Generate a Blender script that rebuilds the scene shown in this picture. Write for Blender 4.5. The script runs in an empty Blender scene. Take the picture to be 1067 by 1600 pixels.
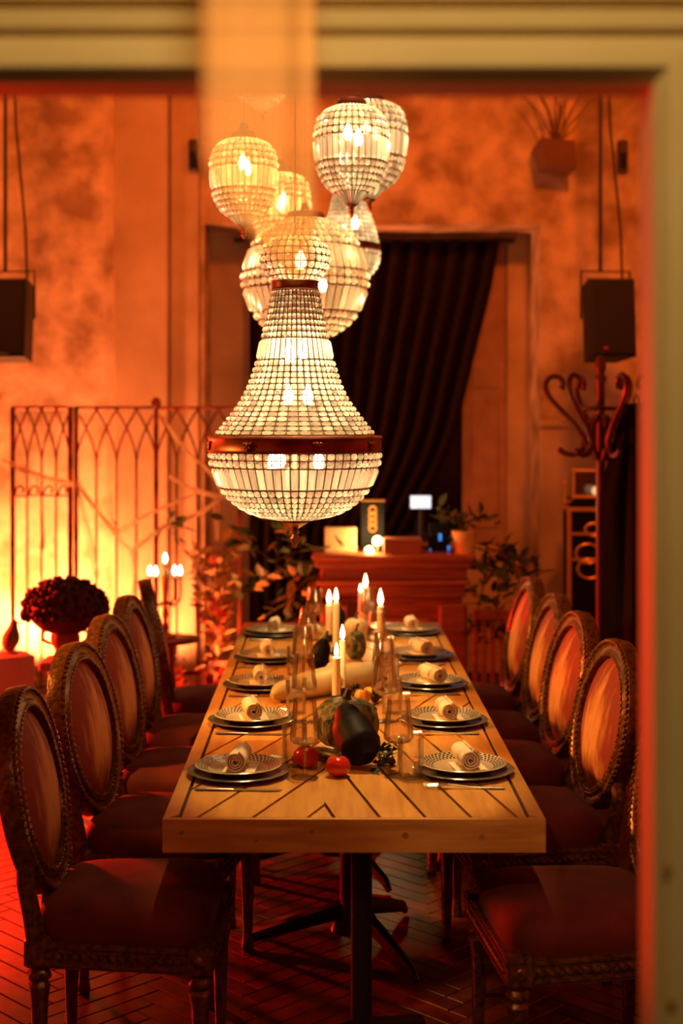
import bpy, math, random
from mathutils import Vector, Matrix, Euler
random.seed(7)
PI = math.pi
S = bpy.context.scene
C = S.collection

# ---------------------------------------------------------------- camera
EYE = 1.69
FPX = 2222.0
cam_d = bpy.data.cameras.new('camera')
cam = bpy.data.objects.new('camera', cam_d)
C.objects.link(cam)
cam.location = (0, 0, EYE)
cam.rotation_euler = (PI / 2, 0, 0)
cam_d.sensor_fit = 'VERTICAL'
cam_d.sensor_height = 36
cam_d.sensor_width = 24
cam_d.lens = FPX / 1600 * 36
cam_d.shift_y = -145 / 1600
cam_d.shift_x = 21.5 / 1600
cam_d.clip_start = 0.05
cam_d.dof.use_dof = True
cam_d.dof.focus_distance = 4.0
cam_d.dof.aperture_fstop = 2.1
S.camera = cam

# ---------------------------------------------------------------- world, lights, exposure
S.view_settings.view_transform = 'Standard'
S.view_settings.look = 'None'
S.view_settings.exposure = 0.0
S.view_settings.gamma = 1.0
S.view_settings.use_curve_mapping = False
S.cycles.max_bounces = 8
S.cycles.transparent_max_bounces = 24
S.cycles.caustics_reflective = False
S.cycles.caustics_refractive = False
S.cycles.sample_clamp_indirect = 4.0

w = bpy.data.worlds.new('night')
S.world = w
w.use_nodes = True
w.node_tree.nodes['Background'].inputs[0].default_value = (0.6, 0.2, 0.08, 1)
w.node_tree.nodes['Background'].inputs[1].default_value = 0.004


def light(name, kind, loc, col, power, target=None, parent=None, **kw):
    d = bpy.data.lights.new(name, kind)
    d.color = col
    d.energy = power
    for k, v in kw.items():
        setattr(d, k, v)
    o = bpy.data.objects.new(name, d)
    C.objects.link(o)
    o.location = loc
    if target is not None:
        o.rotation_euler = (Vector(target) - Vector(loc)).to_track_quat('-Z', 'Y').to_euler()
    if parent:
        o.parent = parent
    return o


ORANGE = (1.0, 0.225, 0.060)
RED = (1.0, 0.018, 0.005)
# warm lamp of the hall the photographer stands in
light('hall_lamp', 'POINT', (0.05, 0.54, 2.74), (1.0, 0.64, 0.25), 54, shadow_soft_size=0.15)
light('veil_fill', 'SPOT', (-0.45, 0.35, 2.5), (1.0, 0.50, 0.22), 80, (-0.075, 1.40, 1.94), spot_size=0.36, spot_blend=0.8, shadow_soft_size=0.03)  # unseen spot added to brighten the veil
# stage wash lights under the ceiling aimed at the back wall
light('wall_wash', 'SPOT', (-2.0, 6.6, 4.0), (1.0, 0.15, 0.006), 165, (-1.3, 9.0, 2.6), spot_size=1.9, spot_blend=1.0, shadow_soft_size=0.12)
light('wall_wash', 'SPOT', (1.5, 6.3, 4.0), (1.0, 0.15, 0.006), 230, (0.9, 9.0, 2.5), spot_size=1.9, spot_blend=1.0, shadow_soft_size=0.12)
# red stage flood low on the left side
light('red_flood', 'SPOT', (-2.75, 6.9, 0.95), RED, 1050, (-0.3, 5.0, 0.3), spot_size=2.2, spot_blend=0.8, shadow_soft_size=0.12)
light('red_flood', 'SPOT', (-2.3, 7.4, 2.3), RED, 4300, (-1.7, 5.5, 0.0), spot_size=0.62, spot_blend=0.9, shadow_soft_size=0.10)
light('chair_fill', 'SPOT', (-2.9, 4.2, 2.6), (1.0, 0.33, 0.05), 900, (0.85, 5.0, 0.8), spot_size=0.75, spot_blend=0.7, shadow_soft_size=0.10)  # unseen orange spot added to brighten the right-hand chair fronts
# unseen spots added above the table to brighten its top
for yy in (3.72, 4.45, 5.2, 6.0):
    light('table_fill', 'SPOT', (0.12, yy + 0.45, 4.05), (1.0, 0.60, 0.20), 430, (0.06, yy, 0.75), spot_size=0.31, spot_blend=0.45, shadow_soft_size=0.06)


def P(px, py, d):
    return Vector(((px - 512) / FPX * d, d, EYE - (py - 655) / FPX * d))


# ---------------------------------------------------------------- materials
M = {}


def nodes_of(name):
    m = bpy.data.materials.new(name)
    m.use_nodes = True
    nt = m.node_tree
    M[name] = m
    return m, nt, nt.nodes, nt.links, nt.nodes['Principled BSDF']


def N(nt, kind, **kw):
    n = nt.nodes.new(kind)
    for k, v in kw.items():
        if k in n.inputs:
            n.inputs[k].default_value = v
        else:
            setattr(n, k, v)
    return n


def mat(name, col, rough=0.5, metal=0.0, col2=None, scale=8.0, bump=0.0, stretch=(1, 1, 1), detail=4.0, lo=0.35, hi=0.65, spec=0.5, sheen=0.0, coat=0.0, rand=0.0):
    m, nt, ns, L, b = nodes_of(name)
    b.inputs['Roughness'].default_value = rough
    b.inputs['Metallic'].default_value = metal
    b.inputs['Specular IOR Level'].default_value = spec
    if sheen:
        b.inputs['Sheen Weight'].default_value = sheen
    if coat:
        b.inputs['Coat Weight'].default_value = coat
    c2 = col2 or tuple(max(0, c * 0.8) for c in col)
    tc = N(nt, 'ShaderNodeTexCoord')
    mp = N(nt, 'ShaderNodeMapping')
    mp.inputs['Scale'].default_value = stretch
    L.new(tc.outputs['Object'], mp.inputs[0])
    no = N(nt, 'ShaderNodeTexNoise')
    no.inputs['Scale'].default_value = scale
    no.inputs['Detail'].default_value = detail
    L.new(mp.outputs[0], no.inputs['Vector'])
    r = N(nt, 'ShaderNodeValToRGB')
    r.color_ramp.elements[0].position = lo
    r.color_ramp.elements[1].position = hi
    r.color_ramp.elements[0].color = (*c2, 1)
    r.color_ramp.elements[1].color = (*col, 1)
    L.new(no.outputs[0], r.inputs[0])
    out = r.outputs[0]
    if rand:
        oi = N(nt, 'ShaderNodeObjectInfo')
        mr = N(nt, 'ShaderNodeMapRange')
        mr.inputs[3].default_value = 1 - rand
        mr.inputs[4].default_value = 1 + rand
        L.new(oi.outputs['Random'], mr.inputs[0])
        hs = N(nt, 'ShaderNodeHueSaturation')
        L.new(out, hs.inputs['Color'])
        L.new(mr.outputs[0], hs.inputs['Value'])
        out = hs.outputs[0]
        # shift the grain from piece to piece
        cv = N(nt, 'ShaderNodeCombineXYZ')
        mu = N(nt, 'ShaderNodeMath', operation='MULTIPLY')
        mu.inputs[1].default_value = 50
        L.new(oi.outputs['Random'], mu.inputs[0])
        L.new(mu.outputs[0], cv.inputs[0])
        L.new(mu.outputs[0], cv.inputs[1])
        L.new(cv.outputs[0], mp.inputs['Location'])
    L.new(out, b.inputs['Base Color'])
    if bump:
        bp = N(nt, 'ShaderNodeBump')
        bp.inputs['Strength'].default_value = bump
        bp.inputs['Distance'].default_value = 0.02
        L.new(no.outputs[0], bp.inputs['Height'])
        L.new(bp.outputs[0], b.inputs['Normal'])
    return m


def emat(name, col, strength):
    m, nt, ns, L, b = nodes_of(name)
    b.inputs['Base Color'].default_value = (*col, 1)
    b.inputs['Emission Color'].default_value = (*col, 1)
    b.inputs['Emission Strength'].default_value = strength
    return m


def glassmat(name, tint, rough=0.02, edge=1.0, base=0.05):
    m, nt, ns, L, b = nodes_of(name)
    ns.remove(b)
    tr = N(nt, 'ShaderNodeBsdfTransparent')
    tr.inputs[0].default_value = (*tint, 1)
    gl = N(nt, 'ShaderNodeBsdfGlossy')
    gl.inputs['Roughness'].default_value = rough
    lw = N(nt, 'ShaderNodeLayerWeight')
    lw.inputs[0].default_value = 0.35
    mr = N(nt, 'ShaderNodeMapRange')
    mr.inputs[3].default_value = base
    mr.inputs[4].default_value = edge
    L.new(lw.outputs['Fresnel'], mr.inputs[0])
    mx = N(nt, 'ShaderNodeMixShader')
    L.new(mr.outputs[0], mx.inputs[0])
    L.new(tr.outputs[0], mx.inputs[1])
    L.new(gl.outputs[0], mx.inputs[2])
    L.new(mx.outputs[0], ns['Material Output'].inputs[0])
    return m


def crystal(name, tint, transp=0.36, gloss=0.22):
    """cut glass bead: lets light through, scatters it and glints"""
    m, nt, ns, L, b = nodes_of(name)
    ns.remove(b)
    ge = N(nt, 'ShaderNodeNewGeometry')
    oi = N(nt, 'ShaderNodeObjectInfo')
    ad = N(nt, 'ShaderNodeMath', operation='ADD')
    L.new(ge.outputs['Random Per Island'], ad.inputs[0])
    L.new(oi.outputs['Random'], ad.inputs[1])
    fr = N(nt, 'ShaderNodeMath', operation='FRACT')
    L.new(ad.outputs[0], fr.inputs[0])
    rp = N(nt, 'ShaderNodeValToRGB')
    rp.color_ramp.elements[0].color = tuple(c * 0.38 for c in tint) + (1,)
    rp.color_ramp.elements[1].color = tuple(c * 0.82 for c in tint) + (1,)
    L.new(fr.outputs[0], rp.inputs[0])
    tl = N(nt, 'ShaderNodeBsdfTranslucent')
    L.new(rp.outputs[0], tl.inputs[0])
    gl = N(nt, 'ShaderNodeBsdfGlossy')
    gl.inputs['Roughness'].default_value = 0.12
    gl.inputs[0].default_value = (1, 0.95, 0.85, 1)
    tr = N(nt, 'ShaderNodeBsdfTransparent')
    tr.inputs[0].default_value = (1, 0.93, 0.78, 1)
    m1 = N(nt, 'ShaderNodeMixShader')
    m1.inputs[0].default_value = gloss
    L.new(tl.outputs[0], m1.inputs[1])
    L.new(gl.outputs[0], m1.inputs[2])
    m2 = N(nt, 'ShaderNodeMixShader')
    m2.inputs[0].default_value = 1 - transp
    L.new(tr.outputs[0], m2.inputs[1])
    L.new(m1.outputs[0], m2.inputs[2])
    L.new(m2.outputs[0], ns['Material Output'].inputs[0])
    return m


def sheer(name, col, alpha):
    m, nt, ns, L, b = nodes_of(name)
    ns.remove(b)
    tr = N(nt, 'ShaderNodeBsdfTransparent')
    tr.inputs[0].default_value = (1.0, 0.88, 0.66, 1)
    df = N(nt, 'ShaderNodeBsdfDiffuse')
    df.inputs[0].default_value = (*col, 1)
    tl = N(nt, 'ShaderNodeBsdfTranslucent')
    tl.inputs[0].default_value = (*col, 1)
    a = N(nt, 'ShaderNodeAddShader')
    m1 = N(nt, 'ShaderNodeMixShader')
    m1.inputs[0].default_value = 0.2
    L.new(df.outputs[0], m1.inputs[1])
    L.new(tl.outputs[0], m1.inputs[2])
    ns.remove(a)
    m2 = N(nt, 'ShaderNodeMixShader')
    m2.inputs[0].default_value = alpha
    L.new(tr.outputs[0], m2.inputs[1])
    L.new(m1.outputs[0], m2.inputs[2])
    L.new(m2.outputs[0], ns['Material Output'].inputs[0])
    return m


mat('plaster', (0.74, 0.56, 0.40), 0.85, col2=(0.34, 0.22, 0.13), scale=4.5, detail=12, bump=0.6, lo=0.36, hi=0.62)
mat('plaster_plain', (0.66, 0.50, 0.36), 0.85, col2=(0.44, 0.31, 0.2), scale=2.6, detail=8, bump=0.25, lo=0.3, hi=0.7)
mat('ceiling_paint', (0.10, 0.07, 0.05), 0.9)
mat('dark_wall', (0.12, 0.06, 0.045), 0.9)
mat('casing', (0.66, 0.52, 0.27), 0.6, col2=(0.56, 0.42, 0.2), scale=3, stretch=(1, 1, 1), detail=3, spec=0.3)
mat('knot', (0.30, 0.15, 0.05), 0.6)
mat('parquet', (0.12, 0.036, 0.018), 0.38, col2=(0.055, 0.017, 0.009), scale=14, stretch=(1, 1, 1), rand=0.25, spec=0.25)
mat('parquet_gap', (0.025, 0.012, 0.008), 0.7)
mat('oak', (0.66, 0.345, 0.085), 0.36, col2=(0.46, 0.21, 0.045), scale=9, stretch=(5, 0.5, 2), rand=0.10, spec=0.45, lo=0.3, hi=0.7)
mat('oak_edge', (0.62, 0.33, 0.085), 0.42, col2=(0.42, 0.2, 0.04), scale=7, stretch=(0.6, 0.6, 6), spec=0.4)
mat('joint', (0.015, 0.008, 0.004), 0.8)
mat('black_steel', (0.012, 0.012, 0.013), 0.45, spec=0.4)
mat('gilt_wood', (0.22, 0.09, 0.02), 0.30, metal=0.4, col2=(0.07, 0.026, 0.010), scale=60, bump=0.15, spec=0.5)
mat('brass', (0.55, 0.30, 0.10), 0.35, metal=0.9, col2=(0.22, 0.11, 0.04), scale=20)
mat('wire', (0.07, 0.045, 0.015), 0.5, metal=0.3)
mat('copper_band', (0.30, 0.085, 0.035), 0.38, metal=0.55, col2=(0.16, 0.04, 0.02), scale=14)
mat('napkin', (0.80, 0.70, 0.52), 0.9, col2=(0.7, 0.6, 0.44), scale=60, bump=0.2)
mat('charger', (0.16, 0.15, 0.13), 0.22, col2=(0.09, 0.085, 0.075), scale=12, spec=0.6)
mat('steel', (0.6, 0.56, 0.5), 0.34, metal=1.0)
mat('wax', (0.95, 0.88, 0.70), 0.5, col2=(0.9, 0.82, 0.62))
mat('wick', (0.02, 0.015, 0.01), 0.8)
mat('tomato', (0.62, 0.035, 0.010), 0.22, col2=(0.5, 0.02, 0.008), scale=5, coat=0.4)
mat('calyx', (0.05, 0.10, 0.02), 0.6)
mat('squash_green', (0.17, 0.19, 0.085), 0.5, col2=(0.014, 0.028, 0.010), scale=65, stretch=(1, 1, 0.6), bump=0.4, lo=0.42, hi=0.6)
mat('squash_pale', (0.62, 0.50, 0.26), 0.4, col2=(0.42, 0.34, 0.15), scale=7)
mat('squash_cream', (0.72, 0.58, 0.36), 0.45, col2=(0.5, 0.4, 0.22), scale=9)
mat('gourd_yellow', (0.72, 0.38, 0.035), 0.35, col2=(0.5, 0.22, 0.02), scale=11)
mat('aubergine', (0.008, 0.005, 0.006), 0.55, col2=(0.004, 0.003, 0.004), spec=0.15)
mat('zucchini', (0.11, 0.09, 0.03), 0.4, col2=(0.035, 0.03, 0.012), scale=16, stretch=(8, 8, 1))
mat('grape', (0.03, 0.05, 0.018), 0.3, col2=(0.02, 0.012, 0.014), scale=3, rand=0.5)
mat('leaf_dark', (0.06, 0.10, 0.03), 0.5, col2=(0.025, 0.045, 0.014), scale=10, rand=0.4)
mat('leaf_olive', (0.26, 0.24, 0.07), 0.5, col2=(0.09, 0.11, 0.03), scale=10, rand=0.5)
mat('leaf_sage', (0.30, 0.42, 0.26), 0.6, col2=(0.2, 0.3, 0.18), rand=0.3)
mat('leaf_gold', (0.55, 0.32, 0.06), 0.5, rand=0.4)
mat('stem', (0.10, 0.07, 0.03), 0.7)
mat('speaker_black', (0.012, 0.011, 0.011), 0.55)
mat('speaker_grille', (0.008, 0.007, 0.007), 0.7, scale=200, bump=0.4)
mat('logo_red', (0.6, 0.03, 0.02), 0.4)
mat('mahogany', (0.46, 0.13, 0.04), 0.36, col2=(0.28, 0.065, 0.02), scale=6, stretch=(0.7, 3, 9), coat=0.15)
mat('curtain', (0.016, 0.008, 0.007), 0.9, col2=(0.010, 0.005, 0.004), scale=20, spec=0.1)
mat('coat_cloth', (0.010, 0.008, 0.009), 0.9, spec=0.1)
mat('bentwood', (0.13, 0.03, 0.014), 0.35, col2=(0.07, 0.016, 0.008))
mat('iron', (0.50, 0.08, 0.04), 0.5, metal=0.3, col2=(0.06, 0.02, 0.012))  # red of the stage light on the bars put into the base colour
mat('gold_trim', (0.90, 0.52, 0.16), 0.35, metal=0.4, col2=(0.75, 0.4, 0.1))
mat('black_lacquer', (0.006, 0.006, 0.007), 0.6, spec=0.2)
mat('plinth', (0.5, 0.4, 0.32), 0.7, col2=(0.42, 0.33, 0.26))
mat('terracotta', (0.42, 0.22, 0.13), 0.7, col2=(0.3, 0.15, 0.09))
mat('bird_stone', (0.16, 0.11, 0.09), 0.6)
sheer('cobweb', (1.0, 0.92, 0.75), 0.85)
M['cobweb'].node_tree.nodes['Mix Shader'].inputs[0].default_value = 0.55
mat('dried_pale', (0.92, 0.62, 0.30), 0.8, col2=(0.75, 0.42, 0.16), rand=0.35)
mat('dried_red', (0.60, 0.09, 0.04), 0.7, col2=(0.4, 0.05, 0.02), rand=0.4)
mat('petal_dark', (0.10, 0.022, 0.018), 0.7, col2=(0.05, 0.012, 0.010), scale=30)
mat('pot_yellow', (0.95, 0.70, 0.22), 0.5)
mat('card_cream', (0.75, 0.52, 0.26), 0.6, col2=(0.62, 0.38, 0.15))
mat('box_brown', (0.35, 0.11, 0.05), 0.5)
mat('night_glass', (0.010, 0.010, 0.030), 0.1, spec=0.4)
mat('frame_dark', (0.035, 0.018, 0.012), 0.5)
mat('reveal_panel', (0.45, 0.26, 0.18), 0.7, col2=(0.36, 0.2, 0.13))
mat('cable', (0.012, 0.008, 0.006), 0.7)
mat('twig', (0.16, 0.07, 0.035), 0.8)
emat('flame', (1.0, 0.62, 0.22), 30)
emat('bulb', (1.0, 0.80, 0.48), 32)
emat('electric_candle', (1.0, 0.80, 0.50), 14)
emat('screen', (0.62, 0.78, 1.0), 1.1)
emat('led_blue', (0.05, 0.30, 1.0), 0.9)
emat('bauble_lamp', (1.0, 0.75, 0.42), 2.2)
emat('uplight_lens', (1.0, 0.45, 0.12), 12)
glassmat('glass', (1.0, 0.985, 0.96), rough=0.04, edge=0.58, base=0.08)
glassmat('display_glass', (0.55, 0.40, 0.30), base=0.1)
crystal('crystal', (1.0, 0.92, 0.72))
crystal('crystal_amber', (1.0, 0.82, 0.52), transp=0.34)
sheer('sheer_amber', (0.98, 0.70, 0.33), 0.29)

# velvet with a ragged tan oval in the middle
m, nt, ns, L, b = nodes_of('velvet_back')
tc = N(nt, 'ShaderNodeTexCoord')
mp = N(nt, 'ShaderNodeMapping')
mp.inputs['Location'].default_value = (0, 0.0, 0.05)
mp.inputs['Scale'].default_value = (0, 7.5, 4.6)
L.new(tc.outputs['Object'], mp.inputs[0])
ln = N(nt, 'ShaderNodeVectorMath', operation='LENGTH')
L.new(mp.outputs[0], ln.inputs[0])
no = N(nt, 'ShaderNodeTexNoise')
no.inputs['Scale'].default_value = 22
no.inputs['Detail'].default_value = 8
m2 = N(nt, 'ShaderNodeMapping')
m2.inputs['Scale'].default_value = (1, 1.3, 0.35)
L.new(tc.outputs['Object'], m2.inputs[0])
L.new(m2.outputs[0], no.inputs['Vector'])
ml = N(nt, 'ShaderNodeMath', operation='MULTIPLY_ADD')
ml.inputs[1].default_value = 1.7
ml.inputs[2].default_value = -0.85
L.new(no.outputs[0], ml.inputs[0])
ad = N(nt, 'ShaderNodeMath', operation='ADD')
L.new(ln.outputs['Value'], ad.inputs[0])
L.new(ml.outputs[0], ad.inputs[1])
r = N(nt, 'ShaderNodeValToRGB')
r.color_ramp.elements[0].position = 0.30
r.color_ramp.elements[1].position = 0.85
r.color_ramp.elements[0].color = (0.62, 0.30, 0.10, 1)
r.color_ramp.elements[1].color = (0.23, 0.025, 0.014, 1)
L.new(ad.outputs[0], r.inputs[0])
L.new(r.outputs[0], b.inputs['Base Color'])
b.inputs['Roughness'].default_value = 0.75
b.inputs['Sheen Weight'].default_value = 0.05
b.inputs['Sheen Tint'].default_value = (1, 0.45, 0.25, 1)
mat('velvet_seat', (0.15, 0.020, 0.011), 0.75, col2=(0.08, 0.009, 0.006), scale=6, detail=8, sheen=0.04, spec=0.25)

# plate with dashed rim pattern
m, nt, ns, L, b = nodes_of('patterned_plate')
tc = N(nt, 'ShaderNodeTexCoord')
sp = N(nt, 'ShaderNodeSeparateXYZ')
L.new(tc.outputs['Object'], sp.inputs[0])


def mth(op, a, bb=None, c=None):
    n = N(nt, 'ShaderNodeMath', operation=op)
    for i, v in enumerate((a, bb, c)):
        if v is None:
            continue
        if isinstance(v, (int, float)):
            n.inputs[i].default_value = v
        else:
            L.new(v, n.inputs[i])
    return n.outputs[0]


ang = mth('ARCTAN2', sp.outputs[1], sp.outputs[0])
rad = mth('POWER', mth('ADD', mth('MULTIPLY', sp.outputs[0], sp.outputs[0]), mth('MULTIPLY', sp.outputs[1], sp.outputs[1])), 0.5)
ring = mth('MULTIPLY', rad, 64 * 2 * PI)
tw = mth('ADD', mth('MULTIPLY', ang, 46.0), mth('MULTIPLY', mth('SIGN', mth('SINE', ring)), 1.6))
dash = mth('MULTIPLY', mth('GREATER_THAN', mth('SINE', tw), -0.1), mth('GREATER_THAN', mth('ABSOLUTE', mth('SINE', ring)), 0.35))
inr = mth('MULTIPLY', mth('GREATER_THAN', rad, 0.080), mth('LESS_THAN', rad, 0.112))
fac = mth('MULTIPLY', dash, inr)
mx = N(nt, 'ShaderNodeMix', data_type='RGBA')
L.new(fac, mx.inputs[0])
mx.inputs[6].default_value = (0.46, 0.39, 0.27, 1)
mx.inputs[7].default_value = (0.02, 0.018, 0.014, 1)
L.new(mx.outputs[2], b.inputs['Base Color'])
b.inputs['Roughness'].default_value = 0.2


# ---------------------------------------------------------------- mesh helpers
class MB:
    def __init__(self):
        self.v, self.f = [], []

    def add(self, vs, fs):
        n = len(self.v)
        self.v += [tuple(p) for p in vs]
        self.f += [tuple(i + n for i in f) for f in fs]
        return self

    def box(self, c, s, rot=None):
        sx, sy, sz = s[0] / 2, s[1] / 2, s[2] / 2
        vs = [Vector((x, y, z)) for x in (-sx, sx) for y in (-sy, sy) for z in (-sz, sz)]
        if rot is not None:
            R = Euler(rot).to_matrix()
            vs = [R @ p for p in vs]
        c = Vector(c)
        return self.add([p + c for p in vs], [(0, 1, 3, 2), (4, 6, 7, 5), (0, 4, 5, 1), (2, 3, 7, 6), (0, 2, 6, 4), (1, 5, 7, 3)])

    def bbox(self, a, b):
        return self.box([(a[i] + b[i]) / 2 for i in range(3)], [abs(b[i] - a[i]) for i in range(3)])

    def bevbox(self, a, b, r=0.01):
        """box with chamfered edges"""
        x0, y0, z0 = [min(a[i], b[i]) for i in range(3)]
        x1, y1, z1 = [max(a[i], b[i]) for i in range(3)]
        ring = lambda x0, y0, x1, y1, r: [(x0 + r, y0), (x1 - r, y0), (x1, y0 + r), (x1, y1 - r), (x1 - r, y1), (x0 + r, y1), (x0, y1 - r), (x0, y0 + r)]
        rr = ring(x0 + r, y0 + r, x1 - r, y1 - r, r * 0.6)
        ro = ring(x0, y0, x1, y1, r)
        vs = [(*p, z0) for p in rr] + [(*p, z0 + r) for p in ro] + [(*p, z1 - r) for p in ro] + [(*p, z1) for p in rr]
        fs = [tuple(range(7, -1, -1)), tuple(range(24, 32))]
        for k in range(3):
            for i in range(8):
                j = (i + 1) % 8
                fs.append((k * 8 + i, k * 8 + j, k * 8 + 8 + j, k * 8 + 8 + i))
        return self.add(vs, fs)

    def tube(self, path, rad, seg=8, closed=False, cap=True, sq=(1, 1)):
        path = [Vector(p) for p in path]
        n = len(path)
        rs = rad if isinstance(rad, (list, tuple)) else [rad] * n
        up = None
        vs, fs = [], []
        for i, p in enumerate(path):
            if closed:
                t = path[(i + 1) % n] - path[i - 1]
            else:
                t = path[min(i + 1, n - 1)] - path[max(i - 1, 0)]
            if t.length < 1e-9:
                t = Vector((0, 0, 1))
            t.normalize()
            if up is None:
                up = Vector((0, 0, 1)) if abs(t.z) < 0.9 else Vector((0, 1, 0))
            a = up - t * up.dot(t)
            if a.length < 1e-6:
                a = t.orthogonal()
            a.normalize()
            up = a
            bb = t.cross(a)
            for k in range(seg):
                th = 2 * PI * k / seg
                vs.append(p + (a * math.cos(th) * sq[0] + bb * math.sin(th) * sq[1]) * rs[i])
        m = n if closed else n - 1
        for i in range(m):
            for k in range(seg):
                a0 = i * seg + k
                a1 = i * seg + (k + 1) % seg
                b0 = ((i + 1) % n) * seg + k
                b1 = ((i + 1) % n) * seg + (k + 1) % seg
                fs.append((a0, a1, b1, b0))
        if cap and not closed:
            fs.append(tuple(range(seg - 1, -1, -1)))
            fs.append(tuple((n - 1) * seg + k for k in range(seg)))
        return self.add(vs, fs)

    def lathe(self, prof, seg=24, c=(0, 0, 0), flute=0.0, sx=1, sy=1, cap=True):
        c = Vector(c)
        vs, fs = [], []
        n = len(prof)
        for i, (r_, z) in enumerate(prof):
            for k in range(seg):
                th = 2 * PI * k / seg
                rr = r_ * (1 - (flute if k % 2 else 0))
                vs.append(c + Vector((rr * math.cos(th) * sx, rr * math.sin(th) * sy, z)))
        for i in range(n - 1):
            for k in range(seg):
                k2 = (k + 1) % seg
                fs.append((i * seg + k, i * seg + k2, (i + 1) * seg + k2, (i + 1) * seg + k))
        if cap:
            if prof[0][0] > 1e-5:
                fs.append(tuple(range(seg - 1, -1, -1)))
            if prof[-1][0] > 1e-5:
                fs.append(tuple((n - 1) * seg + k for k in range(seg)))
        return self.add(vs, fs)

    def ell(self, c, s, seg=12, rings=8, rot=None):
        c = Vector(c)
        R = Euler(rot).to_matrix() if rot is not None else None
        vs, fs = [], []
        for i in range(rings + 1):
            ph = PI * i / rings
            for k in range(seg):
                th = 2 * PI * k / seg
                p = Vector((s[0] * math.sin(ph) * math.cos(th), s[1] * math.sin(ph) * math.sin(th), -s[2] * math.cos(ph)))
                if R:
                    p = R @ p
                vs.append(c + p)
        for i in range(rings):
            for k in range(seg):
                k2 = (k + 1) % seg
                fs.append((i * seg + k, i * seg + k2, (i + 1) * seg + k2, (i + 1) * seg + k))
        return self.add(vs, fs)

    def prism(self, poly, z0, z1):
        """extrude an xy polygon (ccw) between z0 and z1"""
        n = len(poly)
        vs = [(x, y, z0) for x, y in poly] + [(x, y, z1) for x, y in poly]
        fs = [tuple(range(n - 1, -1, -1)), tuple(range(n, 2 * n))]
        for i in range(n):
            j = (i + 1) % n
            fs.append((i, j, n + j, n + i))
        return self.add(vs, fs)

    def grid(self, fn, nu, nv, wrap=False):
        vs = [fn(i / (nu if wrap else nu - 1), j / (nv - 1)) for j in range(nv) for i in range(nu)]
        fs = []
        for j in range(nv - 1):
            for i in range(nu if wrap else nu - 1):
                i2 = (i + 1) % nu
                fs.append((j * nu + i, j * nu + i2, (j + 1) * nu + i2, (j + 1) * nu + i))
        return self.add(vs, fs)

    def mesh(self, name, material, smooth=False):
        me = bpy.data.meshes.new(name)
        me.from_pydata(self.v, [], self.f)
        me.materials.append(M[material])
        if smooth:
            me.polygons.foreach_set('use_smooth', [True] * len(me.polygons))
            try:
                me.set_sharp_from_angle(angle=math.radians(42))
            except Exception:
                pass
        me.update()
        return me

    def build(self, name, material, parent=None, smooth=False, loc=None):
        return link(name, self.mesh(name, material, smooth), parent, loc)


def link(name, me, parent=None, loc=None):
    o = bpy.data.objects.new(name, me)
    C.objects.link(o)
    if parent:
        o.parent = parent
    if loc is not None:
        o.location = loc
    return o


def tag(o, label, cat, group=None, kind=None):
    o['label'] = label
    o['category'] = cat
    if group:
        o['group'] = group
    if kind:
        o['kind'] = kind
    return o


def thing(name, label, cat, loc=(0, 0, 0), rz=0.0, group=None):
    o = bpy.data.objects.new(name, None)
    o.empty_display_size = 0.05
    C.objects.link(o)
    o.location = loc
    o.rotation_euler = (0, 0, rz)
    return tag(o, label, cat, group)


def struct(o, label=None):
    o['kind'] = 'structure'
    if label:
        o['label'] = label
    return o


def copy_tree(o, parent=None):
    c = o.copy()
    C.objects.link(c)
    c.parent = parent
    for ch in list(o.children):
        copy_tree(ch, c)
    return c


def clip_poly(poly, nx, ny, d):
    """keep nx*x+ny*y <= d"""
    out = []
    for i, p in enumerate(poly):
        q = poly[(i + 1) % len(poly)]
        a = nx * p[0] + ny * p[1] - d
        b_ = nx * q[0] + ny * q[1] - d
        if a <= 0:
            out.append(p)
        if (a < 0 < b_) or (b_ < 0 < a):
            t = a / (a - b_)
            out.append((p[0] + (q[0] - p[0]) * t, p[1] + (q[1] - p[1]) * t))
    return out

# ================================================================ THE ROOM
YB = 9.0
XL, XR, ZC = -3.3, 2.9, 4.3
DOOR_R, DOOR_L, DOOR_T = 0.366, -1.15, 2.068
Y0, Y1 = 1.60, 1.664

# floor: slab + herringbone planks
floor = struct(MB().bbox((XL - .2, -1.2, -0.06), (XR + .2, YB + .8, -0.004)).build('floor', 'parquet_gap'), 'dark red-brown herringbone parquet floor')
PL, PW = 0.42, 0.07
n_ = 6
plank_me = MB().bevbox((0.0015, 0.0015, -0.012), (PL - 0.0015, PW - 0.0015, 0.0), 0.0025).mesh('plank', 'parquet')
cells = []
c45, s45 = math.cos(PI / 4), math.sin(PI / 4)


def to_floor(u, v):
    return (c45 * u - s45 * v - 0.2, s45 * u + c45 * v + 5.5)


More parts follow.
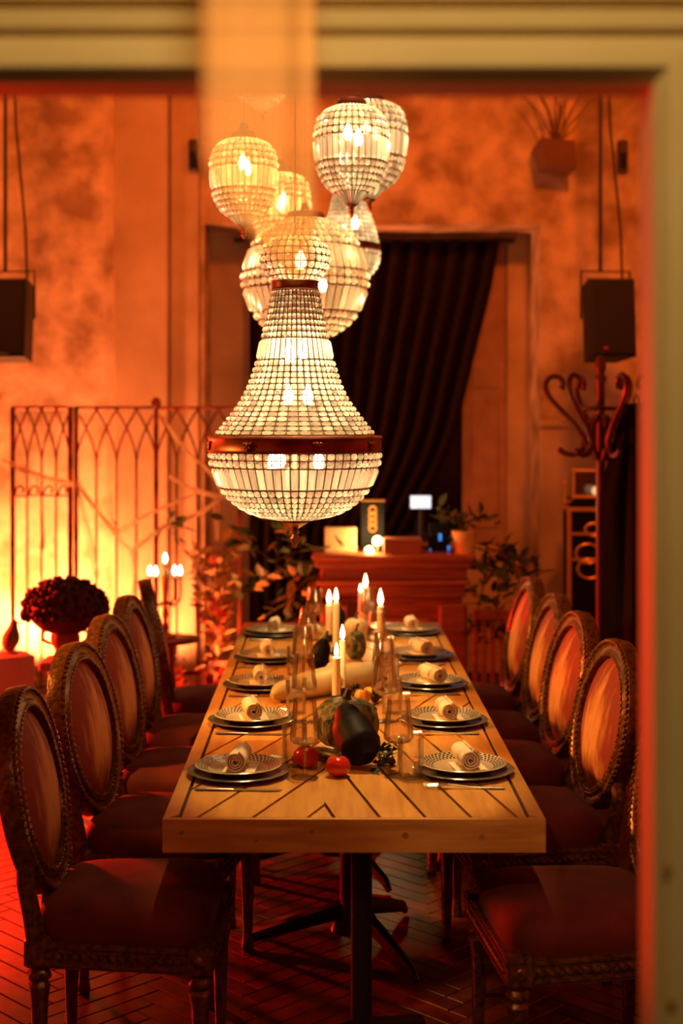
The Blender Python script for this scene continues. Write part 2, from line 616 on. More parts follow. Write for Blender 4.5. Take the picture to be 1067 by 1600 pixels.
for k in range(-110, 110):
    for mm in range(-16, 17):
        for (u, v, vert) in ((k * PW + mm * PL, k * PW - mm * PL, False), (PL + k * PW + mm * PL, (k + 1) * PW - PL - mm * PL, True)):
            cu, cv = (u + PW / 2, v + PL / 2) if vert else (u + PL / 2, v + PW / 2)
            x, y = to_floor(cu, cv)
            if not (-2.6 < x < 2.2 and 2.6 < y < 8.7):
                continue
            px, py = 512 + x / y * FPX, 655 + EYE / y * FPX
            vis = -60 < px < 1030 and py < 1650
            cells.append((0 if vis and (px < 330 or py > 1300) else 1, y, u, v, vert))
cells.sort()
rest = MB()
for i, (_, y, u, v, vert) in enumerate(cells):
    x0, y0 = to_floor(u + (PW if vert else 0), v)
    rz = PI / 4 + (PI / 2 if vert else 0)
    if i < 300:
        o = link('plank', plank_me, floor, (x0, y0, 0))
        o.rotation_euler = (0, 0, rz)
    else:
        R = Matrix.Rotation(rz, 3, 'Z')
        rest.add([R @ Vector(p.co) + Vector((x0, y0, 0)) for p in plank_me.vertices], [tuple(p.vertices) for p in plank_me.polygons])
o = rest.build('plank_field', 'parquet', floor)
o['kind'] = 'stuff'

struct(MB().bbox((XL - .2, Y1, ZC), (XR + .2, YB + .8, ZC + .1)).build('ceiling', 'ceiling_paint'), 'dark ceiling above the dining room')
struct(MB().bbox((XL - .15, Y1, 0), (XL, YB + .8, ZC)).build('wall_left', 'plaster_plain'), 'plastered left wall')
struct(MB().bbox((XR, Y1, 0), (XR + .15, YB + .8, ZC)).build('wall_right', 'plaster_plain'), 'plastered right wall')

# back wall with a deep window niche
NL, NR, NT = -0.78, 1.35, 2.925
WL, WR, WB, WT = -0.505, 1.20, 0.86, 2.90
wb = MB()
wb.bbox((XL, YB, 0), (NL, YB + .7, ZC))
wb.bbox((NR, YB, 0), (XR, YB + .7, ZC))
wb.bbox((NL, YB, NT), (NR, YB + .7, ZC))
struct(wb.build('wall_back', 'plaster'), 'mottled orange-lit plaster back wall with a deep window niche')
wn = MB()
wn.bbox((NL, YB + .5, 0), (WL, YB + .7, NT))
wn.bbox((WR, YB + .5, 0), (NR, YB + .7, NT))
wn.bbox((WL, YB + .5, 0), (WR, YB + .7, WB))
wn.bbox((WL, YB + .5, WT), (WR, YB + .7, NT))
struct(wn.build('wall_niche', 'plaster_plain'), 'back of the window niche')
# pilaster strips and dado panel of the back wall
p_ = MB()
p_.bevbox((-1.345, YB - .07, 0), (-1.0, YB - .001, ZC), 0.012)
struct(p_.build('trim_1', 'plaster_plain'), 'flat plaster pilaster left of the niche')
p_ = MB()
p_.bevbox((-1.0, YB - .025, 0), (NL - .03, YB - .001, ZC), 0.01)
struct(p_.build('trim_2', 'plaster_plain'), 'narrow plaster strip beside the pilaster')
p_ = MB()
p_.bevbox((NR - .015, YB - .06, 0), (1.80, YB - .001, 1.68), 0.012)
p_.bevbox((NR - .025, YB - .085, 1.64), (1.81, YB - .001, 1.685), 0.008)
struct(p_.build('trim_3', 'plaster_plain'), 'plaster dado ledge right of the niche')

# window behind the curtain
win = bpy.data.objects.new('window_1', None)
C.objects.link(win)
win.location = (0, YB + .62, 0)
struct(win, 'night-dark window behind the curtain')
f_ = MB()
for x in (WL + .03, 0.06, 0.62, WR - .03):
    f_.bbox((x - .03, -.03, WB), (x + .03, .03, WT))
for z in (WB + .03, 2.1, WT - .03):
    f_.bbox((WL, -.028, z - .03), (WR, .028, z + .03))
f_.build('window_frame', 'frame_dark', win)
xs = [WL + .06, 0.06, 0.62, WR - .06]
for i in range(3):
    for (z0, z1) in ((WB + .06, 2.07), (2.13, WT - .06)):
        MB().bbox((xs[i] + .02, -.004, z0), (xs[i + 1] - .02, .004, z1)).build('pane', 'night_glass', win)
sh = MB()
sh.bevbox((0.90, -0.09, WB + .0), (WR - .001, -0.055, 2.88), 0.006)
sh.bevbox((0.96, -0.10, WB + .1), (WR - .06, -0.088, 1.8), 0.005)
sh.bevbox((0.96, -0.10, 1.9), (WR - .06, -0.088, 2.8), 0.005)
sh.build('reveal_panel', 'reveal_panel', win)  # added panel standing in for the lit side wall of the window

# dark curtain drawn to the left
EDGE = [(2.865, 1.125), (2.75, 1.105), (2.56, 1.075), (2.12, .965), (1.62, .845), (1.38, .745), (1.05, .56), (.90, .48), (.05, .44)]


def edge_x(z):
    for (z0, x0), (z1, x1) in zip(EDGE, EDGE[1:]):
        if z1 <= z <= z0:
            return x0 + (x1 - x0) * (z0 - z) / (z0 - z1)
    return EDGE[-1][1]


def curt(u, v):
    z = 2.865 - v * 2.81
    xr = edge_x(z)
    xl = -0.52
    x = xl + (xr - xl) * u
    a = 0.045 + 0.02 * math.sin(7 * u)
    y = YB + .40 + a * math.sin(u * 2 * PI * 13 + 0.8 * math.sin(3 * v)) + 0.012 * math.sin(u * 71 + v * 5)
    return (x, y, z)


cu = MB().grid(curt, 160, 30).build('curtain', 'curtain', None, True)
tag(cu, 'heavy black-brown curtain swept aside to the left in window niche', 'curtain')
so = cu.modifiers.new('thick', 'SOLIDIFY')
so.thickness = 0.012
rod = thing('curtain_rod', 'dark rod carrying the curtain at the top of the niche', 'curtain rod', (0, YB + .40, 2.875))
MB().tube([(-.62, 0, 0), (1.24, 0, 0)], .014, 10).build('pole', 'frame_dark', rod, True)
for sx in (-.60, 1.22):
    b_ = MB()
    b_.bbox((sx - .012, -.01, -.012), (sx + .012, .10, .012))
    b_.build('bracket', 'frame_dark', rod)

# partition with the doorway the picture is taken through
wf = MB()
wf.bbox((XL, Y0, 0), (DOOR_L - .02, Y1, ZC))
wf.bbox((DOOR_R + .004, Y0 + .004, 0), (XR, Y1 - .004, ZC))
wf.bbox((DOOR_L - .02, Y0 + .004, DOOR_T + .004), (DOOR_R + .004, Y1 - .004, ZC))
struct(wf.build('wall_front', 'plaster_plain'), 'partition wall around the doorway')

# moulded casing: profile = (offset from opening, projection towards the hall)
PROF = [(0.0, 0.0), (0.002, .004), (.014, .021), (.040, .022), (.046, .020), (.049, .012), (.053, .012), (.056, .024), (.072, .026), (.077, .022), (.080, .012), (.084, .012),
        (.088, .028), (.15, .034), (.165, .030), (.17, 0.0)]


def casing_head():
    mb = MB()
    n = len(PROF)
    L_ = [(DOOR_L - d, Y0 - p, DOOR_T + d) for d, p in PROF]
    R_ = [(DOOR_R + d, Y0 - p, DOOR_T + d) for d, p in PROF]
    mb.add(L_ + R_, [(i, i + 1, n + i + 1, n + i) for i in range(n - 1)] + [(n - 1, 0, n, 2 * n - 1), tuple(range(n)), tuple(range(2 * n - 1, n - 1, -1))])
    return mb


def casing_side(right):
    mb = MB()
    n = len(PROF)
    s = 1 if right else -1
    x0 = DOOR_R if right else DOOR_L
    T = [(x0 + s * d, Y0 - p, DOOR_T + d) for d, p in PROF]
    B = [(x0 + s * d, Y0 - p, 0) for d, p in PROF]
    mb.add(T + B, [(i, i + 1, n + i + 1, n + i) for i in range(n - 1)] + [(n - 1, 0, n, 2 * n - 1), tuple(range(n)), tuple(range(2 * n - 1, n - 1, -1))])
    return mb


tr = struct(casing_head().build('trim_4', 'casing', None, True), 'cream stepped wooden casing over the doorway')
tr = struct(casing_side(True).build('trim_5', 'casing', None, True), 'cream wooden casing on the right of the doorway')
for (px, py) in ((1043, 1360), (1050, 1572)):
    p = P(px, py, 1.575)
    o = MB().lathe([(0, -.0015), (.0035, -.001), (.005, 0.0)], 10, sx=1, sy=1.4).build('knot', 'knot', tr)
    o.location = (p.x, Y0 - .0235, p.z)
    o.rotation_euler = (PI / 2, 0, 0)
struct(casing_side(False).build('trim_6', 'casing', None, True), 'cream wooden casing on the left of the doorway')
ln_ = MB()
ln_.bbox((DOOR_R, Y0 - .001, 0), (DOOR_R + .004, Y1 + .004, DOOR_T + .004))
ln_.bbox((DOOR_L - .02, Y0 - .001, DOOR_T), (DOOR_R, Y1 + .004, DOOR_T + .004))
ln_.bbox((DOOR_L - .02, Y0 - .001, 0), (DOOR_L, Y1 + .004, DOOR_T))
struct(ln_.build('trim_7', 'casing'), 'cream wooden door lining')

# small dark boxes high on the back wall
for (px, lab) in ((302, 'small dark wall box high beside the pilaster on the left'), (974, 'small dark wall box high on the wall above the right loudspeaker')):
    p = P(px, 243, YB - .06)
    t = thing('wall_box', lab, 'wall box', (p.x, YB - .001 - (.025 if px < 500 else 0), p.z))
    MB().bevbox((-.03, -.05, -.10), (.03, 0, .10), .006).build('body', 'frame_dark', t)
    MB().bevbox((-.02, -.058, -.08), (.02, -.05, .02), .003).build('cover', 'black_lacquer', t)

# hanging pot with bare twigs on the upper wall
p = P(872, 240, 8.75)
t = thing('wall_pot', 'dull red square pot of bare twigs mounted high on the back wall', 'wall pot', p)
pb = MB()
pb.add([(-.11, -.07, -.09), (.13, -.07, -.12), (.13, .25, -.12), (-.11, .25, -.09), (-.15, -.09, .10), (.11, -.09, .08), (.11, .25, .08), (-.15, .25, .10)],
       [(0, 3, 2, 1), (4, 5, 6, 7), (0, 1, 5, 4), (2, 3, 7, 6), (1, 2, 6, 5), (3, 0, 4, 7)])
pb.build('pot', 'twig', t).scale = (.8, 1, .8)
for i in range(11):
    a = random.uniform(-1, 1)
    pts = [(0.02 * a, 0.03, .06)]
    for s in range(1, 6):
        pts.append((a * .045 * s * (1 + .1 * s) + random.uniform(-.012, .012), .03 + random.uniform(-.02, .02), .06 + .075 * s * (1 - .25 * abs(a)) + random.uniform(-.01, .01)))
    MB().tube(pts, [.008, .007, .006, .005, .004, .002], 5).build('twig', 'twig', t)

# ================================================================ DINING TABLE
TX, TY0, TY1, TZ = 0.062, 3.34, 6.58, 0.75
HW = 0.45
tb = thing('dining_table', 'long wooden dining table of chevron planks set for ten', 'table', (TX, 0, 0))
MB().bbox((-HW + .002, TY0 + .002, TZ - .073), (HW - .002, TY1 - .002, TZ - .010)).build('core', 'joint', tb)
eb = .034


def edge_board(poly):
    return MB().prism(poly, TZ - .078, TZ).build('edge_board', 'oak_edge', tb)


edge_board([(-HW, TY0), (HW, TY0), (HW - eb * .4, TY0 + .016), (-HW + eb * .4, TY0 + .016)])
edge_board([(HW, TY1), (-HW, TY1), (-HW + eb, TY1 - eb), (HW - eb, TY1 - eb)])
edge_board([(-HW, TY1 - .0005), (-HW, TY0 + .0005), (-HW + eb * .4, TY0 + .0165), (-HW + eb, TY0 + .04), (-HW + eb, TY1 - eb)])
edge_board([(HW, TY0 + .0005), (HW, TY1 - .0005), (HW - eb, TY1 - eb), (HW - eb, TY0 + .04), (HW - eb * .4, TY0 + .0165)])
XI = HW - eb - .009
sections = [(-XI, -0.07, TY0 + .018, 4.42, .36, .13), (-0.07, XI, TY0 + .018, 4.42, -.19, .108), (-XI, XI, 4.43, 5.50, .37, .15), (-XI, 0.0, 5.51, TY1 - eb - .009, .36, .14), (0.0, XI, 5.51, TY1 - eb - .009, -.3, .13)]
for (xa, xb, ya, yb, s, wd) in sections:
    nlen = math.hypot(1, s)
    for k in range(-14, 15):
        base = [(xa, ya), (xb, ya), (xb, yb), (xa, yb)]
        # strip between x - s*(y-ya) in [c0, c1]
        g = .0042
        c0 = (xa + xb) / 2 + k * wd + g
        c1 = c0 + wd - 2 * g
        q = clip_poly(base, 1, -s, c1 - s * ya)
        q = clip_poly(q, -1, s, -(c0 - s * ya)) if len(q) > 2 else q
        if len(q) < 3:
            continue
        area = abs(sum(q[i][0] * q[(i + 1) % len(q)][1] - q[(i + 1) % len(q)][0] * q[i][1] for i in range(len(q)))) / 2
        if area < 4e-4:
            continue
        MB().prism(q, TZ - .014, TZ).build('plank', 'oak', tb)
# knots and nails on the front board
for (x, z, r_) in ((-.405, .718, .006), (-.10, .722, .005), (-.23, .70, .004), (.12, .712, .008), (.30, .708, .007)):
    o = MB().lathe([(0, -.0008), (r_ * .8, -.0006), (r_, 0)], 10).build('knot', 'knot', tb)
    o.location = (x, TY0 - .0004, z)
    o.rotation_euler = (PI / 2, 0, 0)
# steel star pedestals
for (x, y, rc, a0) in ((.024, 3.62, .027, PI), (.026, 4.55, .050, PI), (-.02, 5.37, .048, PI), (.0, 6.25, .048, PI)):
    pd = MB().lathe([(rc * 1.6, .06), (rc, .11), (rc, TZ - .09), (.12, TZ - .088), (.12, TZ - .0735)], 16, (x, y, 0)).build('pedestal', 'black_steel', tb, True)
    for k in range(3):
        a = a0 + k * 2 * PI / 3
        dx, dy = math.cos(a), math.sin(a)
        MB().tube([(x + dx * rc * .5, y + dy * rc * .5, .13), (x + dx * .10, y + dy * .10, .105), (x + dx * .33, y + dy * .33, .035), (x + dx * .355, y + dy * .355, .012)], [.034, .028, .020, .012], 8, sq=(1, .8)).build('foot', 'black_steel', pd, True)

# ================================================================ CHAIRS


def make_chair():
    t = thing('dining_chair', 'x', 'chair', group='oval-backed chairs along the table')
    # seat cushion
    SX0, SX1 = -.215, .215
    fw, bw = .235, .195

    def half(x):
        return bw + (fw - bw) * (x - SX0) / (SX1 - SX0)

    def cush(u, v):
        th = 2 * PI * u
        ct, st = math.cos(th), math.sin(th)
        n = 5.0
        k = (abs(ct) ** n + abs(st) ** n) ** (-1 / n)
        x, y = ct * k, st * k
        prof = [(1.0, 0.0), (1.02, .02), (1.02, .045), (.97, .072), (.86, .088), (.62, .100), (.3, .106), (0.0, .108)]
        r_, z = prof[int(round(v * 7))]
        X = x * .215 * r_
        return (X, y * half(X) * r_, .415 + z)
    MB().grid(cush, 48, 8, True).build('seat', 'velvet_seat', t, True)
    # rail
    rl = MB()
    c4 = [(SX0 - .012, -bw - .01), (SX1 + .014, -fw - .012), (SX1 + .014, fw + .012), (SX0 - .012, bw + .01)]
    rl.prism(c4, .355, .418)
    rail = rl.build('seat_rail', 'gilt_wood', t)
    rp = MB()
    for i in (0, 1, 2):
        a, b_ = Vector(c4[i]), Vector(c4[i + 1])
        L_ = (b_ - a).length
        d = (b_ - a) / L_
        nn = Vector((d.y, -d.x))
        k = int(L_ / .022)
        ang = math.atan2(d.y, d.x)
        for j in range(2, k - 1):
            p = a + d * (L_ * (j + .5) / k) + nn * .002
            R = Matrix.Rotation(ang, 3, 'Z') @ Matrix.Rotation(.55, 3, 'Y')
            e = MB().ell((0, 0, 0), (.015, .009, .0085), 6, 4)
            rp.add([R @ Vector(q) + Vector((p.x, p.y, .387)) for q in e.v], e.f)
        for z in (.366, .409):
            q0, q1 = a + nn * .001, b_ + nn * .001
            rp.tube([(q0.x, q0.y, z), (q1.x, q1.y, z)], .006, 6)
    rp.build('rope_trim', 'gilt_wood', rail, True)
    # legs
    prof = [(.016, 0.0), (.020, .012), (.017, .03), (.0145, .045), (.022, .27), (.028, .305), (.020, .315), (.030, .325), (.030, .335), (.022, .345), (.026, .356)]
    for (x, y, f) in ((.20, -.222, 1), (.20, .222, 1), (-.20, -.182, 0), (-.20, .182, 0)):
        lg = MB()
        lg.lathe(prof, 16, (x, y, 0), flute=.13)
        lg.bevbox((x - .032, y - .032, .354), (x + .032, y + .032, .425), .006)
        if f:
            for s in (-1, 1):
                e = MB().ell((0, 0, 0), (.016, .006, .016), 8, 4)
                lg.add([(q[0] + x, q[1] + y + s * .033, q[2] + .39) for q in e.v], e.f)
        lg.build('leg', 'gilt_wood', t, True)
    # oval back, leaning
    A, B = .212, .236
    tilt = math.radians(-11)
    Rt = Matrix.Rotation(tilt, 3, 'Y')
    cen = Vector((-.262, 0, .738))

    def back_pt(y, z, x):
        return Rt @ Vector((x, y, z)) + cen

    cs = [(-.030, .020), (-.026, .030), (-.014, .032), (-.006, .024), (.006, .024), (.014, .031), (.026, .026), (.030, .012), (.028, -.020), (-.028, -.020)]
    fr = MB()
    ns_ = 56
    vs, fs = [], []
    for i in range(ns_):
        th = 2 * PI * i / ns_
        for (d, h) in cs:
            vs.append(back_pt((A + d) * math.cos(th), (B + d) * math.sin(th), h))
    m_ = len(cs)
    for i in range(ns_):
        for k in range(m_):
            j, k2 = (i + 1) % ns_, (k + 1) % m_
            fs.append((i * m_ + k, j * m_ + k, j * m_ + k2, i * m_ + k2))
    fr.add(vs, fs)
    frame = fr.build('back_frame', 'gilt_wood', t, True)
    rp = MB()
    for (dd, hh, cnt) in ((.018, .031, 84), (-.024, .030, 72)):
        for i in range(cnt):
            th = 2 * PI * i / cnt
            y, z = (A + dd) * math.cos(th), (B + dd) * math.sin(th)
            tx = Vector((0, -(A + dd) * math.sin(th), (B + dd) * math.cos(th))).normalized()
            rr = Vector((0, math.cos(th), math.sin(th)))
            d1 = (tx + rr * .7).normalized()
            d2 = Vector((1, 0, 0))
            d3 = d1.cross(d2)
            e = MB().ell((0, 0, 0), (.0105, .0065, .0055), 6, 4)
            rp.add([back_pt(*(lambda w: (w.y, w.z, w.x))(Vector((hh, y, z)) + d1 * q[0] + d3 * q[1] + d2 * q[2])) for q in e.v], e.f)
    rp.build('rope_trim', 'gilt_wood', frame, True)
    # upholstered front and back of the oval, kept in their own local frame
    for (s, nm, bulge) in ((1, 'backrest', .042), (-1, 'back_panel', .012)):
        def dome(u, v, s=s, bulge=bulge):
            th = 2 * PI * u
            r_ = 1 - v
            h = s * (.008 + bulge * (1 - r_ ** 2.6)) + (0 if s > 0 else -.012)
            return (h, (A - .022) * r_ * math.cos(th) * s, (B - .022) * r_ * math.sin(th))
        o = MB().grid(dome, 40, 9, True).build(nm, 'velvet_back' if s > 0 else 'velvet_seat', t, True)
        o.location = cen
        o.rotation_euler = (0, tilt, 0)
    # stiles joining oval and seat
    for s in (-1, 1):
        q = back_pt(s * (A + .004) * math.cos(-.55), (B + .004) * math.sin(-.55), .004)
        q2 = back_pt(s * (A + .012) * math.cos(-.2), (B + .012) * math.sin(-.2), .004)
        MB().tube([(-.205, s * .186, .40), (-.218, s * .190, .48), (-.232, s * .197, .56), q, q2], [.027, .024, .023, .024, .018], 8).build('stile', 'gilt_wood', t, True)
    q = back_pt(0, -B - .02, .004)
    MB().tube([(-.205, 0, .41), (q.x, 0, q.z - .01), (q.x, 0, q.z + .03)], [.035, .028, .02], 8, sq=(.6, 1)).build('splat', 'gilt_wood', t, True)
    return t


chair0 = make_chair()
ORD = ['nearest', 'second', 'third', 'fourth', 'farthest']
left = [(-.50, 3.66, -2), (-.49, 4.34, -10), (-.49, 4.98, -8), (-.49, 5.55, -5), (-.49, 6.18, 10)]
right = [(.625, 3.60, 186), (.615, 4.42, 188), (.61, 5.08, 187), (.612, 5.62, 185), (.60, 6.22, 184)]
for side, rows in (('left', left), ('right', right)):
    for i, (x, y, a) in enumerate(rows):
        o = chair0 if (side == 'left' and i == 0) else copy_tree(chair0)
        o.location = (x, y, 0)
        o.rotation_euler = (0, 0, math.radians(a))
        extra = {('left', 0): 'dark red oval-back chair on the left, nearest the doorway', ('right', 0): 'red-seated gilt chair on the right half hidden by the door jamb'}
        o['label'] = extra.get((side, i)) or ('oval-back red velvet chair, %s along the %s side of the table' % (ORD[i], side))

# ================================================================ CHANDELIERS
_o = [(.5, .22), (.22, .5), (-.22, .5), (-.5, .22), (-.5, -.22), (-.22, -.5), (.22, -.5), (.5, -.22)]
BEAD_V = [(x, y, 0) for x, y in _o] + [(x * .5, y * .5, 1) for x, y in _o]
BEAD_F = [(i, (i + 1) % 8, 8 + (i + 1) % 8, 8 + i) for i in range(8)] + [tuple(range(8, 16))]
# long cut prism: ridge along the middle
PRISM_V = [(-.5, -.5, 0), (.5, -.5, 0), (.5, .5, 0), (-.5, .5, 0), (-.12, -.36, 1), (.12, -.36, 1), (.12, .36, 1), (-.12, .36, 1)]
PRISM_F = [(0, 1, 5, 4), (1, 2, 6, 5), (2, 3, 7, 6), (3, 0, 4, 7), (4, 5, 6, 7)]


def bead_mesh(name, V, F, m_):
    mb = MB()
    mb.add(V, F)
    return mb.mesh(name, m_)


BEADS = {m_: (bead_mesh('crystal_bead', BEAD_V, BEAD_F, m_), bead_mesh('crystal_prism', PRISM_V, PRISM_F, m_)) for m_ in ('crystal', 'crystal_amber')}


def interp(prof, z):
    for (r0, z0), (r1, z1) in zip(prof, prof[1:]):
        if min(z0, z1) - 1e-9 <= z <= max(z0, z1) + 1e-9:
            t = 0 if abs(z1 - z0) < 1e-9 else (z - z0) / (z1 - z0)
            return r0 + (r1 - r0) * t
    return prof[-1][0]


def cage(root, prof, rows, cols, single, m_, cells_out, wires, rw):
    """prof: list (r,z) top->bottom. rows: list of (z_top, z_bot, tall)."""
    for (zt, zb, tall) in rows:
        rt, rb = interp(prof, zt), interp(prof, zb)
        rm, zm = (rt + rb) / 2, (zt + zb) / 2
        sl = math.hypot(rt - rb, zt - zb)
        n2 = Vector((zt - zb, rb - rt)).normalized()   # outward normal in (r,z)... r comp, z comp
        n2 = Vector((abs(zt - zb) / sl, (rb - rt) / sl))
        for k in range(cols):
            th = 2 * PI * (k + .5) / cols
            er = Vector((math.cos(th), math.sin(th), 0))
            et = Vector((-math.sin(th), math.cos(th), 0))
            es = (er * (rt - rb) + Vector((0, 0, zt - zb))) / sl
            nn = et.cross(es)
            if nn.dot(er) < 0 and abs(nn.dot(er)) > 1e-3:
                nn = -nn
            wid = 2 * PI * rm / cols * .90
            hei = sl * .90
            dep = min(wid, hei) * .38
            cells_out.append((er * rm + Vector((0, 0, zm)), et * wid, es * hei, nn * dep, tall, wid * hei * max(0.05, -nn.y)))
        wires.tube([(rt * math.cos(2 * PI * k / cols), rt * math.sin(2 * PI * k / cols), zt) for k in range(cols)], rw, 4, closed=True)
    zt = rows[0][0]
    zb = rows[-1][1]
    rb = interp(prof, zb)
    wires.tube([(rb * math.cos(2 * PI * k / cols), rb * math.sin(2 * PI * k / cols), zb) for k in range(cols)], rw, 4, closed=True)
    for k in range(cols):
        th = 2 * PI * k / cols
        pts = []
        for (z0, z1, _) in rows:
            pts.append((interp(prof, z0), z0))
        pts.append((rb, zb))
        wires.tube([(r_ * math.cos(th), r_ * math.sin(th), z) for r_, z in pts], rw, 3)


def finish(root, cells_, wires, single, m_, minor=0.0):
    cells_.sort(key=lambda c: -c[5])
    rest = MB()
    bead, pris = BEADS[m_]
    for i, (c, a, b_, n, tall, s) in enumerate(cells_):
        V, F = (PRISM_V, PRISM_F) if tall else (BEAD_V, BEAD_F)
        if i < single:
            o = link('crystal_prism' if tall else 'crystal_bead', pris if tall else bead, root)
            mt = Matrix(((a.x, b_.x, n.x, c.x), (a.y, b_.y, n.y, c.y), (a.z, b_.z, n.z, c.z), (0, 0, 0, 1)))
            o.matrix_local = mt
        else:
            rest.add([c + a * p[0] + b_ * p[1] + n * p[2] for p in V], F)
    if rest.v:
        o = rest.build('crystal_beads', m_, root)
        o['kind'] = 'stuff'
    wires.build('wire_frame', 'wire', root)


def band(root, r_, z0, z1, m_='copper_band', studs=0):
    h = z1 - z0
    t_ = .006
    b_ = MB().lathe([(r_ - t_, z0), (r_, z0), (r_ + .003, z0 + h * .1), (r_, z0 + h * .2), (r_, z0 + h * .8), (r_ + .003, z0 + h * .9), (r_, z1), (r_ - t_, z1), (r_ - t_, z0)], 64, cap=False).build('band', m_, root, True)
    for k in range(studs):
        th = 2 * PI * (k + .25) / studs
        R = Matrix.Rotation(th, 3, 'Z')
        mb = MB()
        for (dx, dz, s) in ((0, 0, .010), (.010, .003, .006), (-.010, .003, .006), (0, -.012, .006), (.007, -.008, .005), (-.007, -.008, .005)):
            e = MB().ell((0, 0, 0), (.005, s, s), 8, 5)
            mb.add([R @ (Vector(q) + Vector((r_ + .002, dx, (z0 + z1) / 2 + dz))) for q in e.v], e.f)
        mb.build('rosette', m_, b_, True)


def finial(root, z, s):
    MB().lathe([(.020 * s, z + .002), (.034 * s, z - .004 * s), (.022 * s, z - .012 * s), (.008 * s, z - .020 * s), (.012 * s, z - .028 * s), (.007 * s, z - .034 * s), (.013 * s, z - .044 * s), (.004 * s, z - .062 * s), (.0, z - .07 * s)], 16).build('finial', 'brass', root, True)


def suspend(root, z0, z1, s=1.0):
    MB().tube([(0, 0, z0), (0, 0, z1)], .0025 * s, 6).build('cord', 'brass', root)
    MB().lathe([(.05, z1 - .03), (.055, z1 - .012), (.055, z1)], 20).build('ceiling_rose', 'brass', root, True)


def bulbs(root, spots, power, col=(1.0, .70, .36), rb=.016):
    for (x, y, z) in spots:
        b_ = MB().lathe([(rb * .5, -rb * 1.2), (rb, 0), (rb * .9, rb * .8), (rb * .35, rb * 2), (0, rb * 2.6)], 12, (x, y, z)).build('bulb', 'bulb', root, True)
        MB().tube([(x, y, z - rb * 1.2), (x, y, z - rb * 3.4)], rb * .55, 8).build('lamp_holder', 'brass', b_)
        light('bulb_light', 'POINT', (x, y, z + .004), col, power, parent=root, shadow_soft_size=.02)


def make_empire(label, px, d, yref, profU, profL, bandy, neck, crown, colsU, colsL, rowsU, rowsL, single, bulb_spots, power, m_='crystal'):
    """profiles given as (y_px, half_width_px) read at depth d"""
    k = d / FPX
    p = P(px, yref, d)
    root = thing('chandelier', label, 'chandelier', p, rz=.07, group='crystal chandeliers over the table')
    Z = lambda y: (yref - y) * k
    pu = [(h * k, Z(y)) for y, h in profU]
    pl = [(h * k, Z(y)) for y, h in profL]
    cells_, wires = [], MB()
    rw = .0018
    cage(root, pu, [(Z(a), Z(b_), t_) for a, b_, t_ in rowsU], colsU, single, m_, cells_, wires, rw)
    cage(root, pl, [(Z(a), Z(b_), t_) for a, b_, t_ in rowsL], colsL, single, m_, cells_, wires, rw)
    if crown:
        pc = [(h * k, Z(y)) for y, h in crown]
        ys = [c[0] for c in crown]
        cage(root, pc, [(Z(ys[i]), Z(ys[i + 1]), False) for i in range(len(ys) - 1)], max(18, colsU * 2 // 3), single, m_, cells_, wires, rw)
    finish(root, cells_, wires, single, m_)
    band(root, bandy[2] * k, Z(bandy[1]), Z(bandy[0]), studs=8)
    band(root, neck[2] * k, Z(neck[1]), Z(neck[0]))
    yb = profL[-1]
    MB().lathe([(yb[1] * k, Z(yb[0]) + .002), (yb[1] * k * .9, Z(yb[0]) - .004), (0, Z(yb[0]) - .006)], 24).build('base_plate', 'brass', root, True)
    finial(root, Z(yb[0]) - .004, max(.5, profL[0][1] * k / .25) * 1.2)
    top = Z(neck[0])
    # inner stem with bulb arms
    MB().tube([(0, 0, Z(yb[0])), (0, 0, top + (.1 if crown else 0))], .006, 8).build('stem', 'brass', root)
    suspend(root, top, ZC - p.z)
    bulbs(root, [(x, y, Z(yy)) for x, y, yy in bulb_spots], power)
    return root


upper = [(453, 36), (480, 41), (505, 46), (531, 52), (568, 60), (600, 70), (629, 84), (655, 104), (670, 116), (681, 126)]
rowsU = []
y = 455.0
while y < 529:
    rowsU.append((y, y + 9.3, False))
    y += 9.3
rowsU.append((y, y + 34, True))
y += 34
st = [10, 9.5, 9, 9, 9, 8.5, 8.5, 8.5, 8, 7.5, 7.5, 7, 6.8, 6.5]
for s in st:
    if y + s > 681.2:
        break
    rowsU.append((y, y + s, False))
    y += s
lower = [(706, 133), (718, 132), (734, 128), (750, 122), (764, 115), (785, 96), (795, 82), (802, 68), (808, 48), (811, 32)]
rowsL = [(706, 717, False), (717, 729, False), (729, 762, True), (762, 772, False), (772, 781, False), (781, 789, False), (789, 796, False), (796, 802, False), (802, 807, False), (807, 811, False)]
crown = [(372, 30), (380, 42), (390, 50), (401, 53), (412, 52), (423, 47), (432, 40), (439, 34)]
make_empire('large bell-shaped crystal chandelier with copper band hanging lowest in front', 461, 4.1, 811, upper, lower, (681, 706, 135), (439, 453, 36), crown, 40, 60, rowsU, rowsL, 300,
            [(-.065, -.05, 722), (.065, -.05, 722), (-.02, -.03, 622), (.035, -.03, 622), (-.04, .06, 722), (-.018, -.02, 556), (.022, -.02, 552), (.015, -.02, 412)], 5.2)

u2 = [(262, 14), (300, 24), (330, 30), (355, 38), (370, 42), (381, 45)]
r2 = [(262 + i * 6, 268 + i * 6, False) for i in range(7)] + [(304, 318, True)] + [(318 + i * 7, 325 + i * 7, False) for i in range(9)]
l2 = [(392, 47), (405, 46), (418, 42), (430, 33), (438, 20), (441, 10)]
rl2 = [(392, 399, False), (399, 415, True), (415, 422, False), (422, 429, False), (429, 435, False), (435, 441, False)]
make_empire('slim bell-shaped crystal chandelier at the back behind the round lanterns', 546, 6.7, 441, u2, l2, (382, 392, 48), (256, 262, 15), None, 30, 32, r2, rl2, 60, [(-.03, -.02, 366), (.03, .02, 350), (0, 0, 398)], 5.5)


